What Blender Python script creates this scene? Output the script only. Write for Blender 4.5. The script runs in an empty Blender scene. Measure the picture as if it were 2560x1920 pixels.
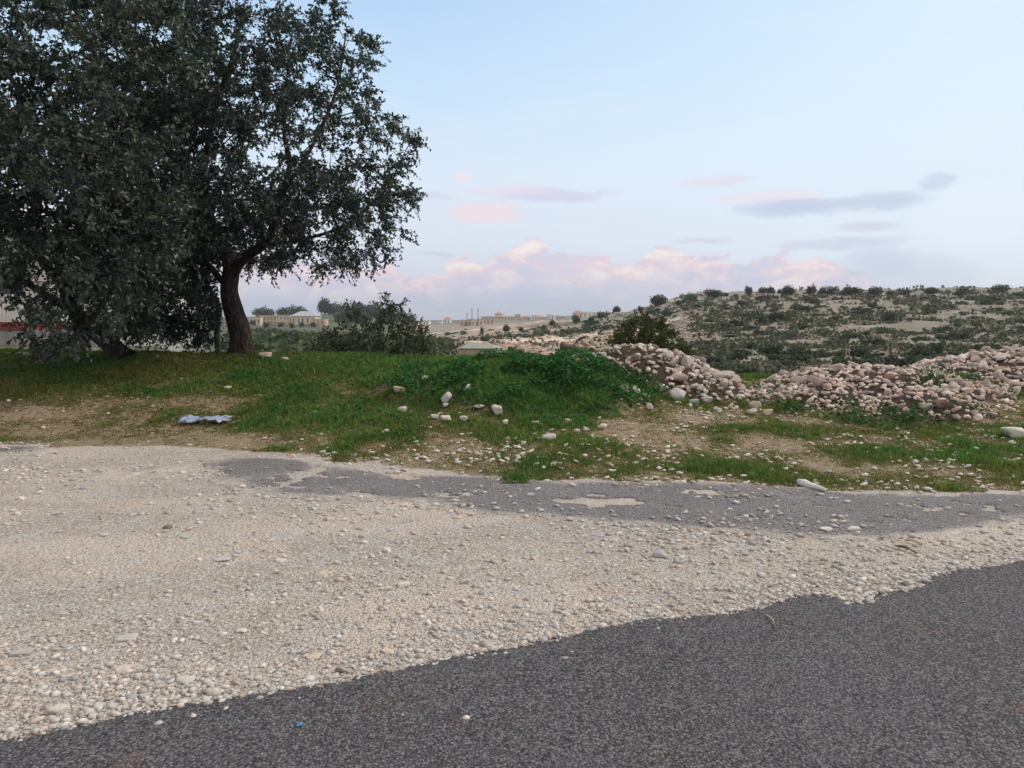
import bpy, math, random
import numpy as np, gc
from mathutils import Vector, Matrix
random.seed(7); rng = np.random.default_rng(7)
sc = bpy.context.scene
C = sc.collection
R = math.radians

# ------------------------------------------------------------------ camera
CAMH = 1.55; F = 759.0; CX = 512.0; HR = 324.0      # eye height, focal length in px of a 1024 wide frame, horizon row
cd = bpy.data.cameras.new("camera"); cam = bpy.data.objects.new("camera", cd); C.objects.link(cam)
cam.location = (0, 0, CAMH); cam.rotation_euler = (R(90), 0, 0)
cd.sensor_width = 36; cd.lens = F / 1024 * 36; cd.shift_y = (HR - 384) / 1024
cd.clip_start = 0.05; cd.clip_end = 30000
sc.camera = cam

# ------------------------------------------------------------------ node helper
class NT:
    def __init__(s, nt): s.nt = nt; s.n = nt.nodes; s.l = nt.links
    def node(s, t, **kw):
        n = s.n.new(t)
        for k, v in kw.items(): setattr(n, k, v)
        return n
    def put(s, sock, v):
        if v is None: return
        if isinstance(v, bpy.types.NodeSocket): s.l.new(v, sock)
        elif isinstance(v, (tuple, list)) and len(v) == 3 and sock.type == 'RGBA': sock.default_value = (*v, 1)
        else: sock.default_value = v
    def m(s, op, a, b=None, c=None, clamp=False):
        n = s.node('ShaderNodeMath', operation=op, use_clamp=clamp)
        s.put(n.inputs[0], a); s.put(n.inputs[1], b); s.put(n.inputs[2], c)
        return n.outputs[0]
    def mix(s, f, a, b, mode='MIX'):
        n = s.node('ShaderNodeMix', data_type='RGBA', blend_type=mode)
        s.put(n.inputs[0], f); s.put(n.inputs[6], a); s.put(n.inputs[7], b)
        return n.outputs[2]
    def ss(s, v, a, b, lo=0., hi=1.):
        n = s.node('ShaderNodeMapRange', interpolation_type='SMOOTHSTEP')
        s.put(n.inputs[0], v); s.put(n.inputs[1], a); s.put(n.inputs[2], b); s.put(n.inputs[3], lo); s.put(n.inputs[4], hi)
        return n.outputs[0]
    def noise(s, vec, scale, det=4, rough=.55, dist=0., dim='3D'):
        n = s.node('ShaderNodeTexNoise', noise_dimensions=dim)
        s.put(n.inputs['Vector'], vec); n.inputs['Scale'].default_value = scale; n.inputs['Detail'].default_value = det
        n.inputs['Roughness'].default_value = rough; n.inputs['Distortion'].default_value = dist
        return n.outputs[0]
    def vor(s, vec, scale, feat='F1', rnd=1.):
        n = s.node('ShaderNodeTexVoronoi', feature=feat)
        s.put(n.inputs['Vector'], vec); n.inputs['Scale'].default_value = scale; n.inputs['Randomness'].default_value = rnd
        return n
    def scale(s, vec, x, y, z):
        n = s.node('ShaderNodeVectorMath', operation='MULTIPLY'); s.put(n.inputs[0], vec); n.inputs[1].default_value = (x, y, z)
        return n.outputs[0]

def srgb(r, g, b):
    f = lambda c: (c/255/12.92) if c/255 <= .04045 else ((c/255 + .055)/1.055)**2.4
    return (f(r), f(g), f(b))

# ------------------------------------------------------------------ sky
SUN_EL, SUN_AZ = 42.0, 75.0       # azimuth to the right of the view direction
w = bpy.data.worlds.new("World"); sc.world = w; w.use_nodes = True
W = NT(w.node_tree); W.n.clear()
out = W.node('ShaderNodeOutputWorld'); bg = W.node('ShaderNodeBackground'); W.l.new(bg.outputs[0], out.inputs[0])
bg.inputs[1].default_value = 0.1
sky = W.node('ShaderNodeTexSky', sky_type='NISHITA', sun_disc=False)
sky.sun_elevation = R(SUN_EL); sky.sun_rotation = R(SUN_AZ); sky.altitude = 100; sky.air_density = 1; sky.dust_density = 1.5
tc = W.node('ShaderNodeTexCoord'); sep = W.node('ShaderNodeSeparateXYZ'); W.l.new(tc.outputs['Generated'], sep.inputs[0])
az = W.m('MULTIPLY', W.m('ARCTAN2', sep.outputs[0], sep.outputs[1]), 180/math.pi)
el = W.m('MULTIPLY', W.m('ARCSINE', sep.outputs[2]), 180/math.pi)
def azel(px, row):
    return math.degrees(math.atan((px-CX)/F)), math.degrees(math.atan((HR-row)/math.hypot(F, px-CX)))
def ramp(T, v, lo, hi, stops):
    n = T.node('ShaderNodeValToRGB'); T.put(n.inputs[0], T.ss(v, lo, hi) if False else T.m('DIVIDE', T.m('SUBTRACT', v, lo), hi-lo, clamp=True))
    cr = n.color_ramp
    while len(cr.elements) < len(stops): cr.elements.new(.5)
    for e, (p, c) in zip(cr.elements, stops): e.position = (p-lo)/(hi-lo); e.color = (*srgb(*c), 1)
    return n.outputs[0]
left = ramp(W, el, -5, 90, [(-5,(196,200,216)),(0,(200,207,226)),(6,(222,229,243)),(11,(220,235,250)),(17,(198,226,251)),(24,(176,209,246)),(36,(196,214,238)),(60,(240,236,230)),(90,(242,236,228))])
right = ramp(W, el, -5, 90, [(-5,(215,220,230)),(0,(226,232,242)),(5,(226,238,250)),(12,(226,241,253)),(20,(218,238,253)),(30,(212,232,250)),(45,(228,232,238)),(60,(242,236,230)),(90,(242,236,228))])
base = W.mix(W.ss(az, -18, 38), left, right)
dirn = tc.outputs['Generated']
n1 = W.noise(W.scale(dirn, 1, 1, 2.2), 9, 7, .6)
n2 = W.noise(W.scale(dirn, 1, 1, 1.6), 26, 6, .6)
n3 = W.noise(W.scale(dirn, 1, 1, 5), 5, 5, .55)
# thin high veil
col = W.mix(W.m('MULTIPLY', W.ss(n3, .48, .75), .25), base, srgb(232, 238, 248))
# low cumulus bank: its top edge varies with azimuth
fc = W.node('ShaderNodeFloatCurve'); W.put(fc.inputs[1], W.m('DIVIDE', W.m('ADD', az, 60), 120, clamp=True))
pts = [(-60,3.0),(-45,3.6),(-32,4.6)] + [(azel(p, r)[0], azel(p, r)[1]) for p, r in
      [(380,272),(425,281),(460,264),(500,262),(540,250),(565,254),(590,262),(622,268),(650,262),(672,257),(700,264),(745,262),(780,262),(815,264),(842,270),(870,282),(905,292),(960,306)]] + [(40,1.5),(60,1.2)]
cv = fc.mapping.curves[0]
pts = [((a+60)/120, min(.98, (e+.55)/10)) for a, e in pts]
cv.points[0].location = pts[0]; cv.points[1].location = pts[-1]
for p in pts[1:-1]: cv.points.new(*p)
fc.mapping.update()
top = W.m('MULTIPLY', fc.outputs[0], 10)
dd = W.m('SUBTRACT', W.m('ADD', top, W.m('MULTIPLY', W.m('SUBTRACT', n2, .5), 4.2)), el)     # degrees below the bank's edge
dens = W.ss(dd, -.05, .45)
bill = W.noise(W.scale(dirn, 1, 1, 2), 22, 8, .66, .5)
pinkz = W.m('MULTIPLY', W.ss(dd, 3.9, .2), W.ss(bill, .38, .56))
body = W.mix(W.ss(el, 0, 4.5), srgb(184, 196, 222), srgb(200, 204, 228))
body = W.mix(W.m('MULTIPLY', W.ss(n1, .42, .62), .6), body, srgb(226, 216, 230))
pink = W.mix(W.ss(bill, .45, .68), srgb(244, 208, 216), srgb(255, 242, 234))
bank = W.mix(pinkz, body, pink)
fade = W.ss(az, 31, 22)
col = W.mix(W.m('MULTIPLY', W.m('MULTIPLY', dens, .92), W.m('MAXIMUM', fade, .12)), col, bank)
for (px, row, rx, ry, c, op) in [
    (552,196,52,5.5,(212,208,232),.85),(512,191,40,5,(238,222,234),.7),(485,212,34,10,(250,224,226),.9),(463,177,6,5,(250,228,230),.8),(432,196,24,4,(214,216,236),.8),
    (716,181,34,4.5,(232,220,234),.8),(795,207,46,8,(190,198,226),.9),(775,196,46,5,(242,226,236),.8),(884,201,36,7.5,(194,204,228),.9),(934,182,12,7,(196,208,232),.85),
    (868,226,20,5,(206,208,226),.8),(838,243,44,5,(200,206,228),.75),(700,241,24,3,(208,208,228),.7),(598,220,30,3,(230,228,242),.6),(880,262,28,14,(192,204,226),.7),(920,276,40,16,(198,210,230),.6),
    (435,254,18,2.5,(204,206,226),.7),(990,216,50,30,(234,243,253),.7)]:
    a0, e0 = azel(px, row); k = 1/math.radians(1)/F
    jx = W.m('MULTIPLY', W.m('SUBTRACT', n2, .5), 3.0); 
    qx = W.m('DIVIDE', W.m('SUBTRACT', W.m('ADD', az, jx), a0), rx*k)
    qy = W.m('DIVIDE', W.m('SUBTRACT', W.m('ADD', el, W.m('MULTIPLY', W.m('SUBTRACT', bill, .5), 1.2)), e0), ry*k)
    g = W.m('ADD', W.m('MULTIPLY', qx, qx), W.m('MULTIPLY', qy, qy))
    col = W.mix(W.m('MULTIPLY', W.ss(g, 2.1, .0), op*.85), col, srgb(*c))
behind = W.ss(sep.outputs[1], .15, -.35)
col = W.mix(W.m('MULTIPLY', behind, W.ss(el, 2, 25)), col, srgb(246, 236, 226))      # sky out of view made warm and bright to lift the ground light
bright = W.m('MAXIMUM', W.ss(el, 30, 62, 1., 1.12), W.m('MULTIPLY', behind, 1.1))
lev = W.m('MULTIPLY', bright, 10.7); cb = W.node('ShaderNodeCombineXYZ'); [W.l.new(lev, q) for q in cb.inputs]
proc = W.mix(1.0, col, cb.outputs[0], 'MULTIPLY')
# mostly the painted evening sky, with part of the physical one in it
W.l.new(W.mix(.06, proc, sky.outputs[0]), bg.inputs[0])

sd = bpy.data.lights.new("sun", 'SUN'); so = bpy.data.objects.new("sun", sd); C.objects.link(so)
sd.energy = 2.7; sd.angle = R(12); sd.color = (1, .89, .78)
ce = math.cos(R(SUN_EL)); dv = Vector((math.sin(R(SUN_AZ))*ce, math.cos(R(SUN_AZ))*ce, math.sin(R(SUN_EL))))
so.rotation_euler = dv.to_track_quat('Z', 'Y').to_euler(); so.location = (0, 0, 30)
sc.view_settings.view_transform = 'Standard'; sc.view_settings.look = 'None'; sc.view_settings.gamma = 1; sc.view_settings.exposure = 0.0
sc.cycles.max_bounces = 6; sc.cycles.diffuse_bounces = 3; sc.cycles.transparent_max_bounces = 8; sc.cycles.volume_bounces = 0

# ------------------------------------------------------------------ numpy noise and the lie of the land
_tab = np.random.default_rng(3).random((256, 256))
def vn(x, y):
    xi = np.floor(x).astype(int); yi = np.floor(y).astype(int); fx = x-xi; fy = y-yi
    fx = fx*fx*(3-2*fx); fy = fy*fy*(3-2*fy)
    a = _tab[xi % 256, yi % 256]; b = _tab[(xi+1) % 256, yi % 256]; c = _tab[xi % 256, (yi+1) % 256]; d = _tab[(xi+1) % 256, (yi+1) % 256]
    return (a*(1-fx)+b*fx)*(1-fy) + (c*(1-fx)+d*fx)*fy
def fbm(x, y, o=4, seed=0):
    r = 0; a = .5; t = 0
    for i in range(o):
        r = r + a*vn(x+17.3*i+seed*31.7, y+9.1*i+seed*57.1); t += a; a *= .5; x = x*2.03; y = y*2.03
    return r/t
def sst(a, b, v):
    t = np.clip((v-a)/(b-a), 0, 1); return t*t*(3-2*t)
def bump(x, y, cx, cy, rx, ry, h, p=1.1, rot=0):
    c, s = math.cos(rot), math.sin(rot); dx = x-cx; dy = y-cy
    d = ((dx*c+dy*s)/rx)**2 + ((-dx*s+dy*c)/ry)**2
    return h*np.clip(1-d, 0, None)**p
GE_T = np.array([-1.6,-.9,-.675,-.5,-.35,-.2,-.1,0,.1,.25,.42,.55,.675,1.0,1.6])
GE_Y = 1176/(np.array([441,445,446,447,452,463,477,483,486,488,491,496,499,505,512])-HR)
def grass_edge(x, y):                                   # depth of the line where the grass begins
    return np.interp(x/np.maximum(y, 1.), GE_T, GE_Y)
PILES = [(2.75,14.3,1.5,1.7,.57,1.0,0),(3.35,13.3,.85,1.15,.38,1.,0),(1.75,15.2,1.0,1.0,.40,1.,0),
         (6.65,13.75,2.25,1.75,.46,.75,0),(4.35,12.9,.75,.65,.15,1.,0),(5.9,11.9,1.4,.75,.15,1.,0),(5.4,12.9,1.2,1.0,.30,1.,0),(6.5,11.9,.85,1.0,.28,1.,.4),(7.6,13.9,1.5,1.3,.22,1,0),
         (11.0,16.2,2.8,2.3,.58,.9,0),(9.2,14.4,.8,.6,.22,1.,0)]
def pile_h(x, y):
    r = 0
    for p in PILES: r = np.maximum(r, bump(x, y, *p))
    return r
def mound_h(x, y):
    return np.maximum(bump(x, y, .25, 13.5, 2.7, 2.7, .42, .9), bump(x, y, 1.15, 13.0, 1.1, 2.1, .50, 1.))
COLS = np.array([-900,-200,0,150,200,260,330,400,450,512,560,620,700,820,1024,1500,2200.])
DEP = np.array([27,45,60,100,150,200,260,350,500,800,1500,3000,7000.])
ROWS = np.array([
 [344,335,332,328,326,325,324,323,322,322,322,322,323],
 [344,335,332,328,326,325,324,323,322,322,322,322,323],
 [344,336,333,329,327,326,325,324,321,321,322,322,323],
 [347,340,337,334,331,329,327,325,319,320,322,322,323],
 [360,352,350,345,338,333,329,325,317,320,322,322,323],
 [392,374,366,350,341,336,332,328,318,320,321,322,323],
 [404,388,377,353,344,339,335,330,315,320,321,322,323],
 [408,392,381,355,346,341,337,332,319,323,321,321.5,323],
 [410,394,384,357,348,343,339,334,328,325,321,320,323],
 [410,395,384,356,346,338,334,331,326.5,322,318,317.5,322],
 [410,395,382,354,344,333,328,325,322,320,317,317,322],
 [410,394,380,350,339,326,314,316,318,319,316,317,322],
 [408,390,374,346,323,305,294,301,309,316,318,319,322],
 [408,390,373,346,319,301,291,297,308,316,319,320,322],
 [408,388,370,343,316,298,288,295,306,315,319,320,322],
 [408,388,370,343,316,298,288,295,306,315,319,320,322],
 [408,388,370,343,316,298,288,295,306,315,319,320,322.]])
ZT = CAMH - (ROWS-HR)/F*DEP[None, :]
def far_h(x, y):
    yy = np.clip(y, DEP[0], DEP[-1]); c = np.clip(CX + F*x/yy, COLS[0], COLS[-1]-1e-3)
    i = np.clip(np.searchsorted(COLS, c, side='right')-1, 0, len(COLS)-2); fc_ = (c-COLS[i])/(COLS[i+1]-COLS[i]); fc_ = fc_*fc_*(3-2*fc_)
    ld = np.log(yy); L = np.log(DEP); j = np.clip(np.searchsorted(L, ld, side='right')-1, 0, len(L)-2); fd = (ld-L[j])/(L[j+1]-L[j])
    z = (ZT[i, j]*(1-fc_)+ZT[i+1, j]*fc_)*(1-fd) + (ZT[i, j+1]*(1-fc_)+ZT[i+1, j+1]*fc_)*fd
    amp = np.clip((y-26)/60, 0, 1)
    n = (fbm(x/28, y/28, 4, 5)-.5)*1.3 + (fbm(x/7, y/7, 3, 6)-.5)*.8
    tr = (fbm(x/60, y/60, 2, 9)*9 + z*.9); ter = (tr-np.floor(tr)); ter = sst(.0, .25, ter)-ter        # rock terraces
    return z + amp*n*np.clip(y/140, .4, 1.6) + amp*ter*.55*np.clip(1-(y-260)/200, 0, 1)
def near_h(x, y):
    e = grass_edge(x, y)
    rise = np.interp(x, [-12,-2,1.5,5,12], [.86,.82,.60,.36,.34])
    t = np.clip((y-e)/(16.2-e), 0, 1); t = t*t*(1.9-.9*t)*.55 + t*.45
    g = sst(0, .6, y-e)
    z = rise*t + g*(.05*(fbm(x/1.3, y/1.3, 4, 1)-.5)*2 + .03*(fbm(x*2.2, y*2.2, 3, 2)-.5)*2)
    z = z + (1-g)*(.035*(fbm(x/2.2, y/2.2, 3, 3)-.5))
    ph = pile_h(x, y)
    return z + mound_h(x, y)*sst(0, .35, y-e) + ph*(.92+.25*fbm(x*2.5, y*2.5, 3, 8))
def H(x, y):
    x = np.asarray(x, float); y = np.asarray(y, float)
    t = x/np.maximum(y, 1); a = np.interp(t, [-1.6,-.45,-.33,1.6], [21,19.5,17.3,17.3]); b = np.interp(t, [-1.6,-.45,-.33,1.6], [30,30,26,26])
    wv = sst(0, 1, (y-a)/(b-a))
    return near_h(x, np.clip(y, -60, 24))*(1-wv) + far_h(x, y)*wv
def h(x, y): return float(H(np.array([x]), np.array([y]))[0])
_D = np.exp(np.linspace(math.log(2.2), math.log(3500), 1800))
def at(px, row, dmin=0, dmax=None):
    """point of the land seen at a pixel of the 1024 x 768 frame"""
    D = _D[_D > dmin]; x = (px-CX)/F*D; z = CAMH-(row-HR)/F*D; gap = H(x, D)-z; hit = np.nonzero(gap >= 0)[0]
    k = hit[0] if len(hit) else int(np.argmax(np.where(D < (2600 if dmin >= 400 else 640 if dmin >= 250 else 300), gap/D, -9)))
    if dmax and D[k] > dmax: k = int(np.argmax(np.where((D < dmax) & (D > 9), gap/D, -9)))
    return Vector((x[k], D[k], h(x[k], D[k])))
def inpoly(px, py, poly):
    r = np.zeros(np.shape(px), bool); n = len(poly)
    for i in range(n):
        x0, y0 = poly[i]; x1, y1 = poly[i-1]
        if y0 == y1: continue
        c = ((y0 > py) != (y1 > py)) & (px < (x1-x0)*(py-y0)/(y1-y0)+x0); r ^= c
    return r

# ------------------------------------------------------------------ object helpers
def tag(o, label=None, cat=None, group=None, kind=None):
    for k, v in (('label', label), ('category', cat), ('group', group), ('kind', kind)):
        if v: o[k] = v
    return o
def empty(name, loc, label, cat, group=None, rz=0):
    o = bpy.data.objects.new(name, None); C.objects.link(o); o.location = loc; o.rotation_euler = (0, 0, rz); o.empty_display_size = .2
    return tag(o, label, cat, group)
def mesh_np(name, V, Fs, col=None, smooth=False):
    """V (n,3); Fs = list of (m,k) index arrays; col (n,3) vertex colour"""
    me = bpy.data.meshes.new(name); V = np.asarray(V, np.float32)
    me.vertices.add(len(V)); me.vertices.foreach_set('co', V.ravel())
    Fs = [np.asarray(f, np.int32) for f in Fs if len(f)]
    li = np.concatenate([f.ravel() for f in Fs]); tot = np.concatenate([np.full(len(f), f.shape[1], np.int32) for f in Fs])
    st = np.concatenate([[0], np.cumsum(tot)[:-1]]).astype(np.int32)
    me.loops.add(len(li)); me.loops.foreach_set('vertex_index', li)
    me.polygons.add(len(tot)); me.polygons.foreach_set('loop_start', st); me.polygons.foreach_set('loop_total', tot)
    me.update(calc_edges=True); me.validate()
    if smooth: me.polygons.foreach_set('use_smooth', np.ones(len(me.polygons), bool))
    if col is not None:
        a = me.color_attributes.new('Col', 'FLOAT_COLOR', 'POINT'); c4 = np.ones((len(V), 4), np.float32); c4[:, :3] = col
        a.data.foreach_set('color', c4.ravel())
    return me
def obj(name, me, mat, parent=None):
    o = bpy.data.objects.new(name, me); C.objects.link(o)
    if mat is not None and not len(me.materials): me.materials.append(mat)
    if parent: o.parent = parent
    return o
class MB:
    def __init__(s): s.v = []; s.f = []
    def add(s, vs, fs):
        b = len(s.v); s.v += [tuple(v) for v in vs]; s.f += [tuple(b+i for i in f) for f in fs]
    def box(s, x0, x1, y0, y1, z0, z1):
        s.add([(x0,y0,z0),(x1,y0,z0),(x1,y1,z0),(x0,y1,z0),(x0,y0,z1),(x1,y0,z1),(x1,y1,z1),(x0,y1,z1)],
              [(0,3,2,1),(4,5,6,7),(0,1,5,4),(1,2,6,5),(2,3,7,6),(3,0,4,7)])
    def tube(s, pts, rad, n=8, caps=True):
        pts = [Vector(p) for p in pts]; rings = []; b = len(s.v)
        for i, p in enumerate(pts):
            d = (pts[min(i+1, len(pts)-1)]-pts[max(i-1, 0)]).normalized()
            u = d.cross(Vector((.13, 1, .07))).normalized(); v = d.cross(u); r = rad[i] if hasattr(rad, '__len__') else rad
            for k in range(n):
                a = 2*math.pi*k/n; s.v.append(tuple(p+u*math.cos(a)*r+v*math.sin(a)*r))
        for i in range(len(pts)-1):
            for k in range(n):
                s.f.append((b+i*n+k, b+i*n+(k+1) % n, b+(i+1)*n+(k+1) % n, b+(i+1)*n+k))
        if caps: s.f.append(tuple(b+k for k in reversed(range(n)))); s.f.append(tuple(b+(len(pts)-1)*n+k for k in range(n)))
    def mesh(s, name, smooth=False):
        me = bpy.data.meshes.new(name); me.from_pydata(s.v, [], s.f); me.update()
        if smooth: me.polygons.foreach_set('use_smooth', np.ones(len(me.polygons), bool))
        return me
    def build(s, name, mat, parent=None, smooth=False): return obj(name, s.mesh(name, smooth), mat, parent)
def copy_tree(o, parent=None):
    c = o.copy(); C.objects.link(c); c.parent = parent
    for ch in list(o.children): copy_tree(ch, c)
    return c

# ------------------------------------------------------------------ materials
def mat(name):
    m = bpy.data.materials.new(name); m.use_nodes = True; T = NT(m.node_tree)
    b = T.n['Principled BSDF']; b.inputs['Specular IOR Level'].default_value = .25; b.inputs['Roughness'].default_value = .85
    return m, T, b
def bumpn(T, b, hgt, dist, strength=1.):
    n = T.node('ShaderNodeBump'); n.inputs['Distance'].default_value = dist; n.inputs['Strength'].default_value = strength
    T.put(n.inputs['Height'], hgt); T.l.new(n.outputs[0], b.inputs['Normal']); return n
def pos(T): return T.node('ShaderNodeNewGeometry').outputs['Position']
def objc(T): return T.node('ShaderNodeTexCoord').outputs['Object']

def gravel_color(T, P):
    v1 = T.vor(P, 42); v2 = T.vor(P, 105)
    big = T.noise(T.scale(P, .55, 1.5, 1), .9, 5, .62, .4); mid = T.noise(P, 3.5, 4, .6)
    c = T.mix(T.ss(big, .38, .62), (.50,.43,.365), (.36,.325,.29))
    c = T.mix(T.m('MULTIPLY', T.ss(mid, .48, .60), .65), c, (.43,.43,.42))
    rnd = T.node('ShaderNodeSeparateColor'); T.l.new(v1.outputs['Color'], rnd.inputs[0])
    rn2 = T.node('ShaderNodeSeparateColor'); T.l.new(v2.outputs['Color'], rn2.inputs[0])
    c = T.mix(T.m('MULTIPLY', T.ss(rnd.outputs[0], .55, .9), .7), c, (.58,.56,.53))
    c = T.mix(T.m('MULTIPLY', T.m('MULTIPLY', T.ss(rn2.outputs[0], .35, 0), T.ss(big, .3, .6, .5, 1.)), .95), c, (.19,.16,.135))
    c = T.mix(T.m('MULTIPLY', T.ss(rn2.outputs[1], .7, 1), .4), c, (.56,.51,.46))
    pk = T.noise(P, 1.3, 3, .5, .6)
    c = T.mix(T.m('MULTIPLY', T.ss(pk, .60, .70), .35), c, (.47,.33,.25))
    hh = T.m('ADD', T.m('MULTIPLY', v1.outputs[0], -1.0), T.m('ADD', T.m('MULTIPLY', v2.outputs[0], -.45), T.m('MULTIPLY', mid, .6)))
    return c, hh

def make_ground_mat():
    m, T, b = mat('ground_soil'); P = pos(T)
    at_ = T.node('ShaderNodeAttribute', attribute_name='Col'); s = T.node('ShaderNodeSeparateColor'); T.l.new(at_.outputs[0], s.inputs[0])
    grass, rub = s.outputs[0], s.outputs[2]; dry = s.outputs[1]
    gc, gh = gravel_color(T, P)
    n1 = T.noise(P, 2.2, 5, .65); n2 = T.noise(P, 14, 5, .7); n3 = T.noise(P, 60, 3, .7)
    soil = T.mix(T.ss(n2, .3, .7), (.24,.17,.115), (.42,.33,.25))
    soil = T.mix(T.ss(n3, .55, .8), soil, (.5,.44,.38))
    dryc = T.mix(T.ss(n3, .35, .65), (.17,.15,.075), (.36,.29,.20))
    soil = T.mix(T.m('MULTIPLY', dry, .75), soil, dryc)
    green = T.mix(T.ss(n3, .3, .7), (.035,.06,.018), (.10,.13,.04))
    gf = T.ss(T.m('ADD', grass, T.m('MULTIPLY', T.m('SUBTRACT', n2, .5), 1.6)), .22, .70)
    soil = T.mix(T.m('MULTIPLY', gf, .7), soil, green)
    soil = T.mix(rub, soil, T.mix(T.ss(n3, .4, .6), (.028,.02,.017), (.08,.055,.045)))  # soil under the heaps near black: shade of the gaps put into the colour
    gfac = T.ss(T.m('ADD', at_.outputs['Alpha'], T.m('MULTIPLY', T.m('SUBTRACT', n2, .5), 1.1)), .3, .7)
    c = T.mix(gfac, gc, soil)
    T.put(b.inputs['Base Color'], c); b.inputs['Roughness'].default_value = .95
    bumpn(T, b, T.m('ADD', gh, T.m('MULTIPLY', n3, T.m('MULTIPLY', gfac, 1.2))), .022, 1.)
    return m
M_GROUND = make_ground_mat()

def make_asphalt(name, base, light, old=False):
    m, T, b = mat(name); P = pos(T)
    v = T.vor(P, 82); v2 = T.vor(P, 190); big = T.noise(P, 1.1, 5, .6); mid = T.noise(P, 9, 4, .6)
    s = T.node('ShaderNodeSeparateColor'); T.l.new(v.outputs['Color'], s.inputs[0]); s2 = T.node('ShaderNodeSeparateColor'); T.l.new(v2.outputs['Color'], s2.inputs[0])
    c = T.mix(T.ss(big, .35, .65), base, tuple(k*1.3 for k in base)); c = T.mix(T.m('MULTIPLY', T.ss(T.noise(P, 2.4, 4, .6, .3), .5, .66), .35), c, (base[0]*.8, base[1]*.78, base[2]*1.25))
    c = T.mix(T.m('MULTIPLY', T.ss(mid, .45, .7), .35), c, tuple(k*.72 for k in base))
    c = T.mix(T.m('MULTIPLY', T.ss(s.outputs[0], .5, .9), .95), c, light)
    c = T.mix(T.m('MULTIPLY', T.ss(s.outputs[1], .25, .0), .8), c, tuple(k*.3 for k in base))
    c = T.mix(T.m('MULTIPLY', T.ss(s2.outputs[0], .72, 1), .7), c, tuple(k*1.35 for k in light))
    c = T.mix(T.m('MULTIPLY', T.ss(T.noise(P, 3.2, 3, .6), .58, .70), .30), c, (.17,.10,.08))
    gap = T.ss(v.outputs[0], .45, .8)
    c = T.mix(T.m('MULTIPLY', gap, .7), c, (.012,.011,.011))
    hh = T.m('MULTIPLY', v.outputs[0], -1)
    if old:
        gc, gh = gravel_color(T, P)
        ea = T.node('ShaderNodeAttribute', attribute_name='Col'); es = T.node('ShaderNodeSeparateColor'); T.l.new(ea.outputs[0], es.inputs[0])
        d = T.ss(T.m('ADD', T.m('ADD', T.noise(P, 1.6, 6, .68, .5), T.m('MULTIPLY', T.noise(P, 30, 3, .7), .45)), T.m('MULTIPLY', es.outputs[0], -.42)), .36, .72)
        dd_ = T.m('MULTIPLY', d, .88)
        c = T.mix(dd_, c, gc); c = T.mix(T.m('MULTIPLY', T.ss(s2.outputs[1], .90, 1), .6), c, (.5,.47,.44))
    T.put(b.inputs['Base Color'], c); b.inputs['Roughness'].default_value = .85
    bumpn(T, b, T.m('ADD', hh, T.m('MULTIPLY', mid, .5)), .010, 1.)
    return m
M_ROAD = make_asphalt('road_asphalt', (.061,.061,.071), (.162,.159,.160))
M_OLD = make_asphalt('worn_asphalt', (.140,.138,.148), (.24,.235,.24), True)

def make_rock(name, c1, c2, c3, use_attr=False, bscale=1., bdist=.02):
    m, T, b = mat(name); P = objc(T) if not use_attr else pos(T)
    if use_attr:
        a = T.node('ShaderNodeAttribute', attribute_name='Col'); base = a.outputs[0]
    else:
        oi = T.node('ShaderNodeObjectInfo'); r = oi.outputs['Random']
        base = T.mix(T.ss(r, 0, .6), c1, c2); base = T.mix(T.ss(r, .72, 1), base, c3)
    n = T.noise(P, 4*bscale, 6, .65); n2 = T.noise(P, 20*bscale, 5, .7)
    c = T.mix(T.m('MULTIPLY', T.ss(n, .45, .7), .45), base, (.30,.25,.21))
    c = T.mix(T.m('MULTIPLY', T.ss(n2, .55, .75), .4), c, (.62,.58,.53))
    c = T.mix(T.m('MULTIPLY', T.ss(n2, .42, .3), .5), c, (.12,.10,.08))
    T.put(b.inputs['Base Color'], c); b.inputs['Roughness'].default_value = .9
    bumpn(T, b, T.m('ADD', n, T.m('MULTIPLY', n2, .4)), bdist, .9)
    return m
M_RUB = make_rock('rubble_limestone', (.56,.45,.40), (.64,.56,.51), (.43,.28,.23), bscale=2.2, bdist=.05)
M_RUBS = make_rock('rubble_limestone_small', None, None, None, True, 4, .01)
M_PEB = make_rock('pebble_stone', None, None, None, True, 8, .004)
M_WHITE = make_rock('pale_limestone', (.50,.48,.43), (.54,.52,.47), (.44,.42,.38), bscale=6, bdist=.01)
M_GREY = make_rock('grey_limestone', (.36,.36,.35), (.42,.42,.41), (.33,.32,.31), bscale=6, bdist=.01)
M_TAN = make_rock('tan_limestone', (.48,.40,.32), (.50,.42,.34), (.46,.38,.31), bscale=6, bdist=.008)
M_PINK = make_rock('pinkish_limestone', (.49,.40,.35), (.52,.43,.38), (.46,.37,.32), bscale=6, bdist=.008)
M_SLAB = make_rock('blue_grey_slab', (.33,.35,.38), (.36,.38,.41), (.31,.33,.36), bscale=3, bdist=.015)
M_DARK = make_rock('dark_stone', (.10,.10,.10), (.13,.13,.125), (.09,.09,.085), bscale=5, bdist=.01)

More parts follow.
